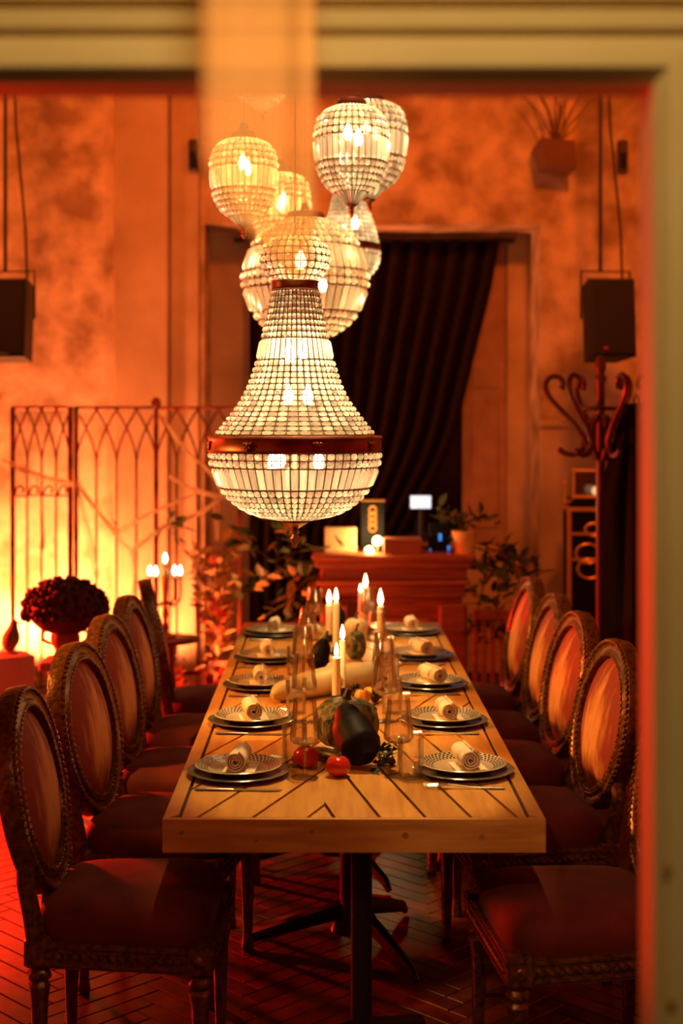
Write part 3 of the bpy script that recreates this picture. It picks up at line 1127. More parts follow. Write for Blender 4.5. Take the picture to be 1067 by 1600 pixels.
def make_globe(label, px, py, d, R, cols, single, spots, power, m_='crystal', pear=True):
    k = d / FPX
    p = P(px, py, d)
    root = thing('globe_chandelier', label, 'chandelier', p, rz=.1, group='round crystal lantern chandeliers')
    r_ = R * k
    if pear:
        prof = [(.40, 1.22), (.66, 1.12), (.86, .95), (.96, .70), (1.0, .35), (1.0, 0.1), (.97, -.2), (.90, -.5), (.78, -.78), (.62, -.98), (.46, -1.08), (.30, -1.20), (.16, -1.34), (.10, -1.42)]
        rows_ = [(1.22, 1.12, 0), (1.12, .95, 0), (.95, .76, 0), (.76, .56, 0), (.56, .36, 0), (.36, -.32, 1), (-.32, -.50, 0), (-.50, -.66, 0), (-.66, -.82, 0), (-.82, -.98, 0), (-.98, -1.08, 0), (-1.08, -1.42, 1)]
    else:
        prof = [(math.cos(a), math.sin(a)) for a in [math.radians(q) for q in (72, 60, 48, 36, 24, 12, 0, -12, -24, -36, -48, -60, -72, -82)]]
        zs = [math.sin(math.radians(q)) for q in (72, 63, 54, 45, 37, 30, 6, -2, -9, -33, -41, -49, -57, -65, -74, -82)]
        rows_ = [(zs[i], zs[i + 1], zs[i] - zs[i + 1] > .3) for i in range(len(zs) - 1)]
    prof = [(a * r_, b_ * r_) for a, b_ in prof]
    rows_ = [(a * r_, b_ * r_, bool(t_)) for a, b_, t_ in rows_]
    cells_, wires = [], MB()
    cage(root, prof, rows_, cols, single, m_, cells_, wires, .0015)
    finish(root, cells_, wires, single, m_)
    zt, zb = rows_[0][0], rows_[-1][1]
    MB().lathe([(prof[0][0], zt), (prof[0][0] * 1.02, zt + .012), (prof[0][0] * .9, zt + .026), (.02, zt + .034), (.012, zt + .06)], 24).build('cap', 'copper_band', root, True)
    MB().tube([(0, 0, zb), (0, 0, zt + .03)], .005, 8).build('stem', 'brass', root)
    finial(root, zb + .004, max(.55, r_ / .18))
    suspend(root, zt + .03, ZC - p.z)
    bulbs(root, [(x * r_, y_ * r_, z * r_) for x, y_, z in spots], power)
    return root


S1 = [(-.1, -.1, .45), (.2, .1, .35)]
make_globe('pear-shaped crystal lantern at upper right of the cluster, foremost of the pair', 549, 238, 4.9, 58, 34, 110, S1, 7.0)
make_globe('pear-shaped crystal lantern peeking out behind the upper right lantern', 577, 230, 5.7, 58, 34, 60, S1, 7.0)
make_globe('pear-shaped crystal lantern behind the hanging amber veil, at upper left', 381, 282, 5.0, 52, 32, 60, [(-.05, -.2, .45), (.1, -.1, .3)], 14.0)
make_globe('small crystal lantern just above the bell chandelier crown, behind the veil', 438, 328, 5.8, 46, 30, 40, [(0, -.2, .1), (.1, 0, .3)], 14.0)
make_globe('large round crystal ball lantern directly behind the bell chandelier', 477, 436, 5.35, 98, 44, 150, [(.25, -.3, .2), (-.4, -.1, .1), (.3, .2, -.1)], 7.0, 'crystal_amber', False)
make_globe('crystal lantern mostly hidden by the door head, highest in the cluster', 410, 108, 5.4, 48, 30, 20, S1, 7.0)

# amber sheer veil hanging in front of the doorway


def veil(u, v):
    th = 2 * PI * u
    y = -260 + v * (436 + 260)
    if y < 235:
        xl, xr = 313, 494
    else:
        t_ = (y - 235) / 201
        xl = 313 + (t_ ** 1.45) * 138
        xr = 494 - (max(0, t_ - .45) / .55) ** 2.6 * 22
    cx, hw = (xl + xr) / 2, (xr - xl) / 2
    s_ = math.copysign(abs(math.cos(th)) ** .75, math.cos(th))
    d = 1.40 + .022 * math.sin(th) * (hw / 90) + .006 * math.sin(6 * th)
    p = P(cx + hw * s_, y, 1.40)
    return (p.x, d, p.z)


vt = thing('veil', 'amber translucent veil hanging in front of the door head', 'veil', (0, 0, 0))
MB().grid(veil, 48, 40, True).build('cloth', 'sheer_amber', vt, True)
p = P(403, -260, 1.40)
MB().tube([(p.x, 1.40, p.z - .01), (p.x, 1.40, p.z + .04), (p.x, 1.5, p.z + .06), (p.x, Y0 + .003, p.z + .06)], .006, 8).build('hook', 'brass', vt, True)
MB().tube([(p.x - .06, 1.40, p.z), (p.x + .06, 1.40, p.z)], .008, 8).build('rod', 'brass', vt, True)

# ================================================================ TABLEWARE


def make_setting_parts():
    D = {}
    D['charger_plate'] = MB().lathe([(0, .003), (.075, .003), (.082, .001), (.088, .004), (.132, .013), (.135, .015), (.132, .017), (.088, .009), (.078, .007), (0, .007)], 48, cap=False).mesh('charger_plate', 'charger', True)
    D['dinner_plate'] = MB().lathe([(0, .004), (.062, .004), (.068, .002), (.074, .006), (.112, .020), (.115, .022), (.112, .024), (.078, .012), (.070, .009), (0, .009)], 48, cap=False).mesh('dinner_plate', 'patterned_plate', True)
    return D


SP = make_setting_parts()


def napkin(t):
    """spiral roll of cloth along local y"""
    L_ = .058
    turns = 3.2
    n = 54
    r0, r1 = .006, .0255
    pts_o, pts_i = [], []
    for i in range(n + 1):
        a = turns * 2 * PI * i / n
        r_ = r0 + (r1 - r0) * i / n
        pts_o.append((math.cos(a) * r_, math.sin(a) * r_))
        pts_i.append((math.cos(a) * (r_ - .0042), math.sin(a) * (r_ - .0042)))
    vs = []
    for yy in (-L_, L_):
        for q in pts_o:
            vs.append((q[0], yy + .003 * math.sin(7 * q[0] / r1), q[1] + r1))
        for q in pts_i:
            vs.append((q[0], yy, q[1] + r1))
    m_ = n + 1
    fs = []
    for i in range(n):
        o0, i0, o1, i1 = i, m_ + i, 2 * m_ + i, 3 * m_ + i
        fs += [(o0, o0 + 1, o1 + 1, o1), (i0, i1, i1 + 1, i0 + 1), (o0, i0, i0 + 1, o0 + 1), (o1, o1 + 1, i1 + 1, i1)]
    fs += [(n, m_ + n, 3 * m_ + n, 2 * m_ + n), (0, 2 * m_, 3 * m_, m_)]
    mb = MB()
    mb.add(vs, fs)
    roll = mb.mesh('roll', 'napkin', True)
    return roll


NAP = napkin(None)
fold_me = MB().bevbox((-.036, -.05, 0), (.05, .045, .0045), .0015).mesh('flap', 'napkin')


def knife_mesh():
    mb = MB()
    mb.tube([(-.11, 0, .004), (-.10, 0, .005), (-.02, 0, .004), (-.012, 0, .004)], [.005, .007, .005, .004], 8, sq=(.6, 1))
    b_ = MB()
    b_.prism([(-.012, -.006), (.085, -.009), (.108, -.002), (.112, .006), (-.012, .006)], .003, .0046)
    return mb.mesh('handle', 'steel', True), b_.mesh('blade', 'steel')


def fork_mesh():
    mb = MB()
    mb.tube([(-.10, 0, .003), (-.09, 0, .004), (-.02, 0, .005), (.045, 0, .012)], [.006, .007, .003, .0035], 8, sq=(.5, 1))
    h = MB()
    h.prism([(.04, -.006), (.06, -.012), (.072, -.012), (.072, .012), (.06, .012), (.04, .006)], .009, .0105)
    for k in range(4):
        yk = -.0105 + k * .007
        h.tube([(.070, yk, .0098), (.095, yk, .008), (.108, yk, .011)], [.0015, .0015, .0008], 5)
    return mb.mesh('handle', 'steel', True), h.mesh('tines', 'steel')


KN, FK = knife_mesh(), fork_mesh()
WG_OUT = [(.034, 0.0), (.034, .001), (.012, .004), (.0045, .010), (.0038, .03), (.0038, .075), (.006, .083), (.030, .090), (.0395, .098), (.0405, .106), (.036, .150), (.0295, .205)]
WG_BOWL = [(.004, .083), (.030, .090), (.0395, .098), (.0405, .106), (.036, .150), (.0295, .205), (.0283, .205), (.0346, .150), (.0390, .107), (.038, .100), (.030, .0925), (.0, .0915)]
WG_STEM = [(0.0, .0), (.036, .0), (.036, .0012), (.014, .004), (.0052, .010), (.004, .03), (.004, .072), (.005, .083)]
wg_bowl = MB().lathe(WG_BOWL, 32, cap=False).mesh('bowl', 'glass', True)
wg_stem = MB().lathe(WG_STEM, 24, cap=False).mesh('stem', 'glass', True)
TUMB = MB().lathe([(0, 0), (.028, 0), (.031, .003), (.034, .05), (.034, .11), (.0328, .11), (.0328, .05), (.0295, .010), (0, .009)], 32, cap=False).mesh('water_glass', 'glass', True)

rows = [(3.76, 3.78), (4.40, 4.40), (4.98, 5.00), (5.54, 5.60), (6.20, 6.24)]
for i in range(5):
    for side in (0, 1):
        sd = ('left', 'right')[side]
        y = rows[i][side]
        sg = -1 if side == 0 else 1
        x = TX + sg * .298
        w_ = '%s place setting on the %s side' % (ORD[i], sd)
        o = tag(link('charger_plate', SP['charger_plate'], None, (x, y, TZ)), 'dark charger plate of the ' + w_, 'plate', 'charger plates')
        o = tag(link('dinner_plate', SP['dinner_plate'], None, (x, y, TZ + .0075)), 'plate with black dashed rim at the ' + w_, 'plate', 'patterned plates')
        t = thing('rolled_napkin', 'rolled cream napkin of the ' + w_, 'napkin', (x + (.0 if side == 0 else .005), y - .005, TZ + .0168), math.radians((-5, 10, 4, 6, -2)[i] if side == 0 else (8, 6, 24, 20, 4)[i]), 'rolled napkins')
        link('roll', NAP, t, (0, 0, .0035)).scale = (1.13, 1.05, 1.13)
        link('flap', fold_me, t)
        # cutlery: knife to the right of each guest, fork to the left
        for (kind, dy) in (('knife', -sg * -.165), ('fork', sg * -.165)):
            hm, tm = (KN if kind == 'knife' else FK)
            k = thing(kind, ('steel %s of the ' % kind) + w_, kind, (x + sg * -.01, y + dy, TZ), (0 if side == 0 else PI) + math.radians(random.uniform(-3, 3)), kind + 's on the table')
            link('handle', hm, k)
            link('blade' if kind == 'knife' else 'tines', tm, k)
        gx = TX + sg * ((.122, .135, .15, .14, .12)[i] if side == 0 else (.125, .115, .13, .125, .12)[i])
        gy = y + ((-.03, .02, .08, -.02, 0)[i] if side == 0 else (-.03, .02, -.10, -.17, 0)[i])
        g = thing('wine_glass', 'stemmed wine glass by the ' + w_, 'wine glass', (gx, gy, TZ), 0, 'wine glasses')
        link('bowl', wg_bowl, g)
        link('stem', wg_stem, g)
        o = tag(link('water_glass', TUMB, None, (gx + sg * (.028 if i else .03), gy + .13 - (.16 if i == 0 and side else .26 if i == 3 and side else 0), TZ)), 'clear tumbler glass by the ' + w_, 'glass', 'water tumblers')

# candles


def candle(px, pyb, pyt, rpx, flame_px, label, d=None, lamp=True):
    """base pixel row gives depth on the table top unless d is given"""
    if d is None:
        d = FPX * (EYE - TZ) / (pyb - 655)
    k = d / FPX
    b_ = P(px, pyb, d)
    zt = EYE - (pyt - 655) * k
    r_ = rpx * k
    t = thing('taper_candle', label, 'candle', (b_.x, b_.y, TZ), 0, 'lit candles on the table')
    h = zt - TZ
    MB().lathe([(r_ * 2.2, 0), (r_ * 2.3, .006), (r_ * 1.4, .010), (r_ * 1.2, .03), (r_ * 1.0, .03)], 20).build('holder', 'black_steel', t, True)
    MB().lathe([(r_, .012), (r_, h - .004), (r_ * .8, h - .001), (r_ * .5, h - .003), (0, h - .004)], 20).build('wax', 'wax', t, True)
    MB().tube([(0, 0, h - .004), (.001, 0, h + .006)], .001, 5).build('wick', 'wick', t)
    fh = flame_px * k
    f_ = MB().lathe([(0, h + .002), (fh * .11, h + fh * .14), (fh * .16, h + fh * .34), (fh * .12, h + fh * .6), (fh * .05, h + fh * .85), (0, h + fh)], 14).build('flame', 'flame', t, True)
    if lamp:
        light('flame_light', 'POINT', (0, 0, h + fh * .4), (1, .52, .16), 1.5, parent=t, shadow_soft_size=.012)
    return t


candle(525.5, 1100, 1026, 6.6, 23, 'thick short lit candle in front, beside the green squash')
candle(535, 1088, 1000, 4.6, 25, 'thin lit candle just behind the thick short one')
candle(594.5, 1030, 947, 5.2, 28, 'tall lit candle on the right standing alone')
candle(525, 1022, 941, 5.0, 23, 'tall lit candle in the middle, right of its twin')
candle(514, 1002, 944, 5.0, 23, 'lit candle in the middle, left twin')
candle(571, 985, 918, 6.0, 22, 'farthest lit candle at the back of the table')
candle(563, 978, 926, 3.4, 14, 'short faint lit candle at the back of the table', lamp=False)

# ================================================================ VEGETABLES DOWN THE MIDDLE OF THE TABLE
def on_table(px, py):
    d = FPX * (EYE - TZ) / (py - 655)
    p = P(px, py, d)
    return Vector((p.x, d, TZ))


def ribbed(name, label, cat, loc, rx, rz, ribs, m_, stem_m='stem', depth=.07, rot=(0, 0, 0), stem=.03):
    t = thing(name, label, cat, loc)
    t.rotation_euler = rot

    def fn(u, v):
        th, ph = 2 * PI * u, PI * v
        k = 1 - depth * (0.5 + 0.5 * math.cos(ribs * th)) * math.sin(ph) ** .5
        r_ = rx * math.sin(ph) ** .85 * k if 0 < v < 1 else 0
        return (r_ * math.cos(th), r_ * math.sin(th), rz - rz * math.cos(ph) * (1 - .12 * math.exp(-(math.sin(ph) / .3) ** 2)))
    MB().grid(fn, ribs * 6, 16, True).build('body', m_, t, True)
    if stem:
        MB().tube([(0, 0, rz * 1.84), (.003, 0, rz * 1.9 + stem * .5), (.010, 0, rz * 1.9 + stem)], [rx * .16, rx * .11, rx * .12], 7).build('stem', stem_m, t, True)
    return t


def veg_tube(name, label, cat, pts, rads, m_, cap_m=None):
    a = Vector(pts[0])
    t = thing(name, label, cat, (a.x, a.y, TZ))
    loc = [Vector(p) - Vector((a.x, a.y, TZ)) for p in pts]
    # resample with a smooth curve
    out, rr = [], []
    n = len(loc)
    for i in range(n - 1):
        p0, p1, p2, p3 = loc[max(i - 1, 0)], loc[i], loc[i + 1], loc[min(i + 2, n - 1)]
        for s in range(5):
            t_ = s / 5
            out.append(.5 * ((2 * p1) + (-p0 + p2) * t_ + (2 * p0 - 5 * p1 + 4 * p2 - p3) * t_ ** 2 + (-p0 + 3 * p1 - 3 * p2 + p3) * t_ ** 3))
            rr.append(rads[i] + (rads[i + 1] - rads[i]) * (t_ * t_ * (3 - 2 * t_)))
    out.append(loc[-1])
    rr.append(rads[-1])
    MB().tube(out, rr, 18).build('body', m_, t, True)
    if cap_m:
        d = (loc[-1] - loc[-2]).normalized()
        MB().tube([loc[-1] - d * .004, loc[-1] + d * .012, loc[-1] + d * .028], [rads[-1] * 1.15, .008, .006], 10).build('stem', cap_m, t, True)
    return t


sq = on_table(541, 1172)
ribbed('green_squash', 'speckled green ribbed squash behind the tomatoes', 'squash', sq + Vector((0, .02, 0)), .098, .074, 10, 'squash_green')
a = veg_tube('aubergine', 'near-black aubergine leaning on the green squash in front', 'aubergine',
             [(sq.x + .055, 3.78, TZ + .040), (sq.x + .036, 3.82, TZ + .060), (sq.x + .014, 3.865, TZ + .095), (sq.x + .0, 3.90, TZ + .130), (sq.x - .006, 3.925, TZ + .150)],
             [.020, .058, .056, .036, .014], 'aubergine', 'calyx')
# ragged dark leaves beside the aubergine
lt = thing('leaf_bunch', 'ragged bunch of dark leaves right of the tomatoes', 'leaves', (sq.x + .09, 3.80, TZ))
lf = MB()
lf.add([(0, 0, 0), (.3, .24, .12), (.36, .1, .04), (.62, .26, .14), (.66, .08, .06), (1, 0, .1), (.66, -.08, .06), (.62, -.26, .14), (.36, -.1, .04), (.3, -.24, .12), (.5, 0, .02)],
       [(0, 10, 2, 1), (2, 10, 4, 3), (4, 10, 5), (5, 10, 6), (6, 10, 8, 7), (8, 10, 0, 9)])
RAG = lf.mesh('leaf', 'leaf_dark')
for i in range(18):
    o = link('leaf', RAG, lt, (random.uniform(-.03, .02), random.uniform(-.02, .05), .004 + random.uniform(0, .05)))
    s = random.uniform(.035, .065)
    o.scale = (s, s, s)
    o.rotation_euler = (random.uniform(-.6, .6), random.uniform(-.5, .3), random.uniform(-1.6, 1.4))
veg_tube('zucchini', 'brown-green striped courgette lying behind the tomatoes', 'courgette', [(-.052, 3.93, TZ + .02), (-.02, 3.90, TZ + .022), (.02, 3.86, TZ + .022), (.055, 3.825, TZ + .02)], [.012, .020, .021, .012], 'zucchini')
for (px, py, R, lab) in ((478, 1199, .036, 'red tomato behind the wine glass stem on the left'), (528, 1213, .034, 'red tomato at the very front of the table centrepiece')):
    p = on_table(px, py)
    t = ribbed('tomato', lab, 'tomato', p, R, R * .82, 5, 'tomato', 'calyx', .05, (0, 0, .4), .008)
    st = MB()
    for k in range(5):
        aa = k * 2 * PI / 5
        st.add([(0, 0, R * 1.56), (math.cos(aa + .3) * R * .2, math.sin(aa + .3) * R * .2, R * 1.57), (math.cos(aa) * R * .7, math.sin(aa) * R * .7, R * 1.48), (math.cos(aa - .3) * R * .2, math.sin(aa - .3) * R * .2, R * 1.57)], [(0, 1, 2, 3)])
    st.build('calyx', 'calyx', t)
for (px, py, s, lab) in ((461, 1192, .011, 'small dark green fruit left of the rear tomato'), (469, 1201, .010, 'small dark green fruit in front of the rear tomato'), (583, 1115, .013, 'dark green fig right of the squash'),
                         (612, 1196, .011, 'small dark fruit by the right wine glass foot')):
    p = on_table(px, py)
    t = thing('small_fruit', lab, 'fruit', p)
    MB().ell((0, 0, s), (s, s, s), 12, 8).build('flesh', 'grape', t, True)
    MB().tube([(0, 0, 1.9 * s), (.002, 0, 2.5 * s)], s * .18, 5).build('stem', 'stem', t)
veg_tube('long_squash', 'long pale squash lying across the middle of the table', 'squash',
         [(-.185, 4.70, TZ + .024), (-.15, 4.73, TZ + .036), (-.05, 4.80, TZ + .047), (.06, 4.88, TZ + .052), (.14, 4.94, TZ + .05), (.185, 4.975, TZ + .036)], [.010, .033, .046, .051, .046, .012], 'squash_pale', 'stem')
veg_tube('pale_gourd', 'pale green gourd lying behind the long squash', 'gourd', [(.06, 5.10, TZ + .02), (.10, 5.11, TZ + .032), (.16, 5.13, TZ + .026), (.20, 5.13, TZ + .014)], [.008, .032, .024, .009], 'leaf_sage')
p = on_table(503, 1052)
veg_tube('aubergine', 'fat black aubergine standing left of the middle candles', 'aubergine', [(p.x - .010, p.y, TZ + .01), (p.x - .014, p.y + .005, TZ + .045), (p.x + .0, p.y + .01, TZ + .09), (p.x + .012, p.y + .012, TZ + .128)], [.02, .042, .034, .012], 'aubergine', 'calyx')
p = on_table(527, 998)
veg_tube('aubergine', 'slim black aubergine standing farthest along the table', 'aubergine', [(p.x, p.y, TZ + .012), (p.x, p.y, TZ + .05), (p.x + .004, p.y, TZ + .10), (p.x, p.y, TZ + .145)], [.026, .040, .032, .010], 'aubergine', 'calyx')
p = on_table(556, 1032)
ribbed('striped_gourd', 'green ribbed gourd standing right of the middle candle', 'gourd', p, .042, .060, 9, 'squash_green', depth=.12)
p = on_table(488, 1000)
ribbed('cream_gourd', 'small cream gourd left of the far aubergine', 'gourd', p, .042, .036, 8, 'squash_cream')
p = on_table(556, 1000)
ribbed('cream_gourd', 'larger cream gourd right of the far aubergine', 'gourd', p, .056, .048, 8, 'squash_cream')
p = on_table(566, 1101)
ribbed('yellow_gourd', 'small round yellow gourd behind the green squash', 'gourd', p, .028, .026, 8, 'gourd_yellow', stem=.012)
p = on_table(580, 1088)
ribbed('yellow_gourd', 'flat orange-yellow gourd beside the dark blossom', 'gourd', p, .030, .016, 10, 'gourd_yellow', stem=.01)
for (px, py, lab) in ((556, 1090, 'dark spiky thistle blossom left of the yellow gourd'), (586, 1098, 'dark round blossom right of the yellow gourd')):
    p = on_table(px, py)
    t = thing('dark_blossom', lab, 'flower', p)
    MB().ell((0, 0, .016), (.016, .016, .016), 10, 6).build('head', 'petal_dark', t, True)
    for k in range(22):
        a_, e_ = random.uniform(0, 2 * PI), random.uniform(-.2, 1.4)
        d = Vector((math.cos(a_) * math.cos(e_), math.sin(a_) * math.cos(e_), math.sin(e_)))
        MB().tube([Vector((0, 0, .018)) + d * .012, Vector((0, 0, .018)) + d * .030], [.003, .0008], 4).build('petal', 'aubergine', t)

# ================================================================ BACK OF THE ROOM
lf = MB()
lf.add([(0, 0, 0), (.28, .20, .05), (.62, .22, .06), (1, 0, -.02), (.62, -.22, .06), (.28, -.20, .05), (.45, 0, 0)], [(0, 6, 1), (1, 6, 2), (2, 6, 3), (3, 6, 4), (4, 6, 5), (5, 6, 0)])
LEAF = {k: lf.mesh('leaf', k) for k in ('leaf_dark', 'leaf_olive', 'leaf_sage', 'leaf_gold', 'dried_pale', 'dried_red')}


def foliage(name, label, cat, base, stems, per, size, mats_, spread=.06, stem_m='stem'):
    """stems: list of polylines (local coords)"""
    t = thing(name, label, cat, base)
    for pl in stems:
        pl = [Vector(q) for q in pl]
        MB().tube(pl, [.006] + [.004] * (len(pl) - 2) + [.002], 5).build('stem', stem_m, t)
        L_ = len(pl) - 1
        for i in range(per):
            u = random.uniform(.15, 1) * L_
            j = min(int(u), L_ - 1)
            p = pl[j].lerp(pl[j + 1], u - j)
            o = link('leaf', LEAF[random.choice(mats_)], t, p + Vector([random.uniform(-spread, spread) * .5 for _ in range(3)]))
            s = size * random.uniform(.7, 1.3)
            o.scale = (s, s, s)
            o.rotation_euler = (random.uniform(-1, 1), random.uniform(-1.1, .6), random.uniform(0, 2 * PI))
    return t


# mantelpiece cabinet
MX0, MX1, MY = -.065, .77, 7.60
mt = thing('mantelpiece', 'reddish wooden mantelpiece with stacked mouldings behind the table', 'mantelpiece', ((MX0 + MX1) / 2, MY, 0))
hw = (MX1 - MX0) / 2
MB().bevbox((-hw + .06, .04, 0), (hw - .06, .40, .72), .008).build('body', 'mahogany', mt)
MB().bevbox((-hw - .02, -.04, .935), (hw + .02, .42, .97), .010).build('top', 'mahogany', mt)
for (z0, z1, ex) in ((.895, .934, .0), (.83, .893, -.025), (.80, .828, -.005), (.735, .798, -.03), (.70, .733, -.05)):
    MB().bevbox((-hw - ex, -.02 - ex, z0), (hw + ex, .41, z1), .008).build('moulding', 'mahogany', mt)
for s in (-1, 1):
    x = s * (hw - .10)
    MB().bevbox((x - .075, -.015, .0), (x + .075, .06, .70), .01).build('pilaster', 'mahogany', mt)
MB().bevbox((-hw + .22, .02, .08), (hw - .22, .05, .62), .012).build('panel', 'mahogany', mt)
for k in range(7):
    x = -hw + .27 + k * (2 * hw - .54) / 6
    MB().tube([(x, .02, .10), (x, .02, .60)], .012, 8).build('reed', 'mahogany', mt, True)

# low wooden screen right of the mantelpiece
ls = thing('slatted_screen', 'low reddish slatted screen right of the mantelpiece', 'screen', (.90, 7.55, 0))
MB().bevbox((-.13, 0, .62), (.13, .04, .68), .006).build('top_rail', 'mahogany', ls)
MB().bevbox((-.13, 0, .06), (.13, .04, .11), .006).build('bottom_rail', 'mahogany', ls)
for k in range(6):
    x = -.115 + k * .046
    MB().bevbox((x - .014, .008, 0 if k in (0, 5) else .11), (x + .014, .032, .62), .004).build('slat', 'mahogany', ls)

# things on the mantelpiece (top at z = .97)
MZ = .97


def mp(px):
    return (px - 512) / FPX * MY


t = thing('framed_card', 'cream card with a dark leaf print standing at the left of the mantelpiece', 'card', (mp(533), MY + .12, MZ))
MB().bevbox((-.09, -.012, 0), (.085, .012, .135), .004).build('board', 'card_cream', t)
o = MB().add([(-.03, -.0135, .10), (-.02, -.0135, .075), (0, -.0135, .06), (.02, -.0135, .03), (.005, -.0135, .035), (-.015, -.0135, .055), (-.03, -.0135, .08)], [(0, 1, 2, 3, 4, 5, 6)]).build('print', 'aubergine', t)
MB().tube([(0, .01, .10), (0, .07, .002)], .006, 6).build('prop', 'frame_dark', t)

t = thing('emblem_box', 'tall black box with a gold emblem of stacked rings on the mantelpiece', 'box', (mp(584), MY + .25, MZ))
MB().bevbox((-.065, -.05, 0), (.065, .05, .275), .004).build('case', 'black_lacquer', t)
em = MB()
for k in range(4):
    em.tube([(-.0 + .019 * math.cos(a_), -.054, .125 + .032 * k + .022 * math.sin(a_)) for a_ in [2 * PI * q / 20 for q in range(20)]], .0055, 6, closed=True)
em.build('ring_emblem', 'gold_trim', t, True)
MB().bevbox((-.067, -.051, .268), (.067, .051, .276), .002).build('gold_edge', 'gold_trim', t)

for (px, py, lab) in ((590, 846, 'glowing round lamp in front of the black emblem box, the higher one'), (577, 862, 'glowing round lamp near the emblem box, the lower one')):
    p = P(px, py, MY + .03)
    t = thing('globe_lamp', lab, 'lamp', (p.x, MY + .06, MZ), group='globe lamps on the mantelpiece')
    hz = p.z - MZ
    MB().lathe([(.02, 0), (.02, .004), (.005, .008), (.004, max(.012, hz - .02))], 12).build('foot', 'brass', t)
    MB().ell((0, 0, hz), (.027, .027, .027), 14, 10).build('globe', 'bauble_lamp', t, True)
    light('globe_light', 'POINT', (0, -.05, hz + .03), (1, .6, .22), 4.0, parent=t, shadow_soft_size=.03)
t = thing('low_box', 'flat red-brown box lying on the mantelpiece', 'box', (mp(628), MY + .06, MZ))
MB().bevbox((-.10, -.08, 0), (.105, .08, .06), .004).build('base', 'box_brown', t)
MB().bevbox((-.102, -.082, .055), (.107, .082, .082), .004).build('lid', 'box_brown', t)

t = thing('tablet_stand', 'small bright white-blue screen on a thin dark stand', 'screen', (mp(664), MY + .36, MZ))
MB().lathe([(.06, 0), (.06, .006), (.012, .012)], 18).build('base', 'speaker_black', t)
MB().tube([(0, 0, .01), (0, 0, .235), (0, -.012, .26)], .008, 8).build('pole', 'speaker_black', t)
hd = MB().bevbox((-.068, -.022, .215), (.068, -.006, .30), .006).build('housing', 'speaker_black', t)
MB().bevbox((-.058, -.0245, .222), (.056, -.0215, .293), .001).build('display', 'screen', hd)

t = thing('console', 'small black console with blue lights on the mantelpiece', 'console', (mp(691), MY + .22, MZ))
MB().bevbox((-.058, -.05, 0), (.058, .05, .145), .005).build('case', 'black_lacquer', t)
MB().bevbox((-.006, -.053, .055), (.010, -.049, .095), .002).build('light_bar', 'led_blue', t)
MB().bevbox((.042, -.053, .004), (.054, -.049, .03), .002).build('light_bar', 'led_blue', t)
MB().bevbox((-.055, -.053, .002), (-.048, -.049, .012), .001).build('light_bar', 'led_blue', t)

t = foliage('potted_plant', 'leafy plant in a yellow pot at the right end of the mantelpiece', 'plant', (mp(727), MY + .05, MZ),
            [[(0, 0, .11), (random.uniform(-.03, .03), random.uniform(-.03, .03), .16), (math.cos(a_) * .12, math.sin(a_) * .08, .19), (math.cos(a_) * .19, math.sin(a_) * .1, .20 + .03 * math.sin(3 * a_))] for a_ in (0, .8, 1.6, 2.4, 3.1, 3.9, 4.7, 5.5)],
            7, .075, ['leaf_dark', 'leaf_dark', 'leaf_olive'])
MB().lathe([(.055, 0), (.066, .10), (.072, .118), (.066, .122), (.058, .108), (0, .106)], 24).build('pot', 'pot_yellow', t, True)

foliage('garland', 'dark leafy garland trailing down the right end of the mantelpiece', 'garland', (mp(760), MY + .05, 0),
        [[(-.04, 0, 1.0), (.04, -.06, .96), (.07, -.06, .80), (.05, -.05, .62), (.09, -.04, .45)], [(-.04, .05, 1.02), (.10, .0, .98), (.17, -.02, .85), (.22, -.03, .66)], [(.0, 0, 1.0), (.12, .0, .93), (.24, .02, .86), (.30, .03, .88)],
         [(.0, 0, .98), (-.02, -.07, .80), (-.06, -.07, .62), (-.05, -.06, .5)]], 38, .10, ['leaf_dark', 'leaf_dark', 'leaf_olive', 'leaf_gold'])
foliage('garland', 'dark leafy garland with golden leaves left of the mantelpiece', 'garland', (mp(440), MY + .15, 0),
        [[(.26, -.05, 1.0), (.10, -.08, .98), (-.05, -.05, .92), (-.20, 0, 1.02), (-.30, 0, 1.12)], [(.24, -.06, .95), (.12, -.1, .82), (.02, -.08, .70), (-.10, -.04, .62)], [(.2, -.05, .98), (.02, -.05, 1.06), (-.08, 0, 1.16), (-.16, 0, 1.2)],
         [(.2, -.05, .9), (0, -.08, .84), (-.16, -.02, .80), (-.26, 0, .72)], [(.24, -.04, .8), (.15, -.1, .62), (.05, -.06, .5), (-.08, -.02, .46)], [(.2, 0, .9), (.1, 0, .7), (.0, 0, .4), (-.05, 0, .05)]],
        26, .10, ['leaf_dark', 'leaf_olive', 'leaf_olive', 'leaf_dark', 'leaf_gold'])

# loudspeakers hung from the ceiling


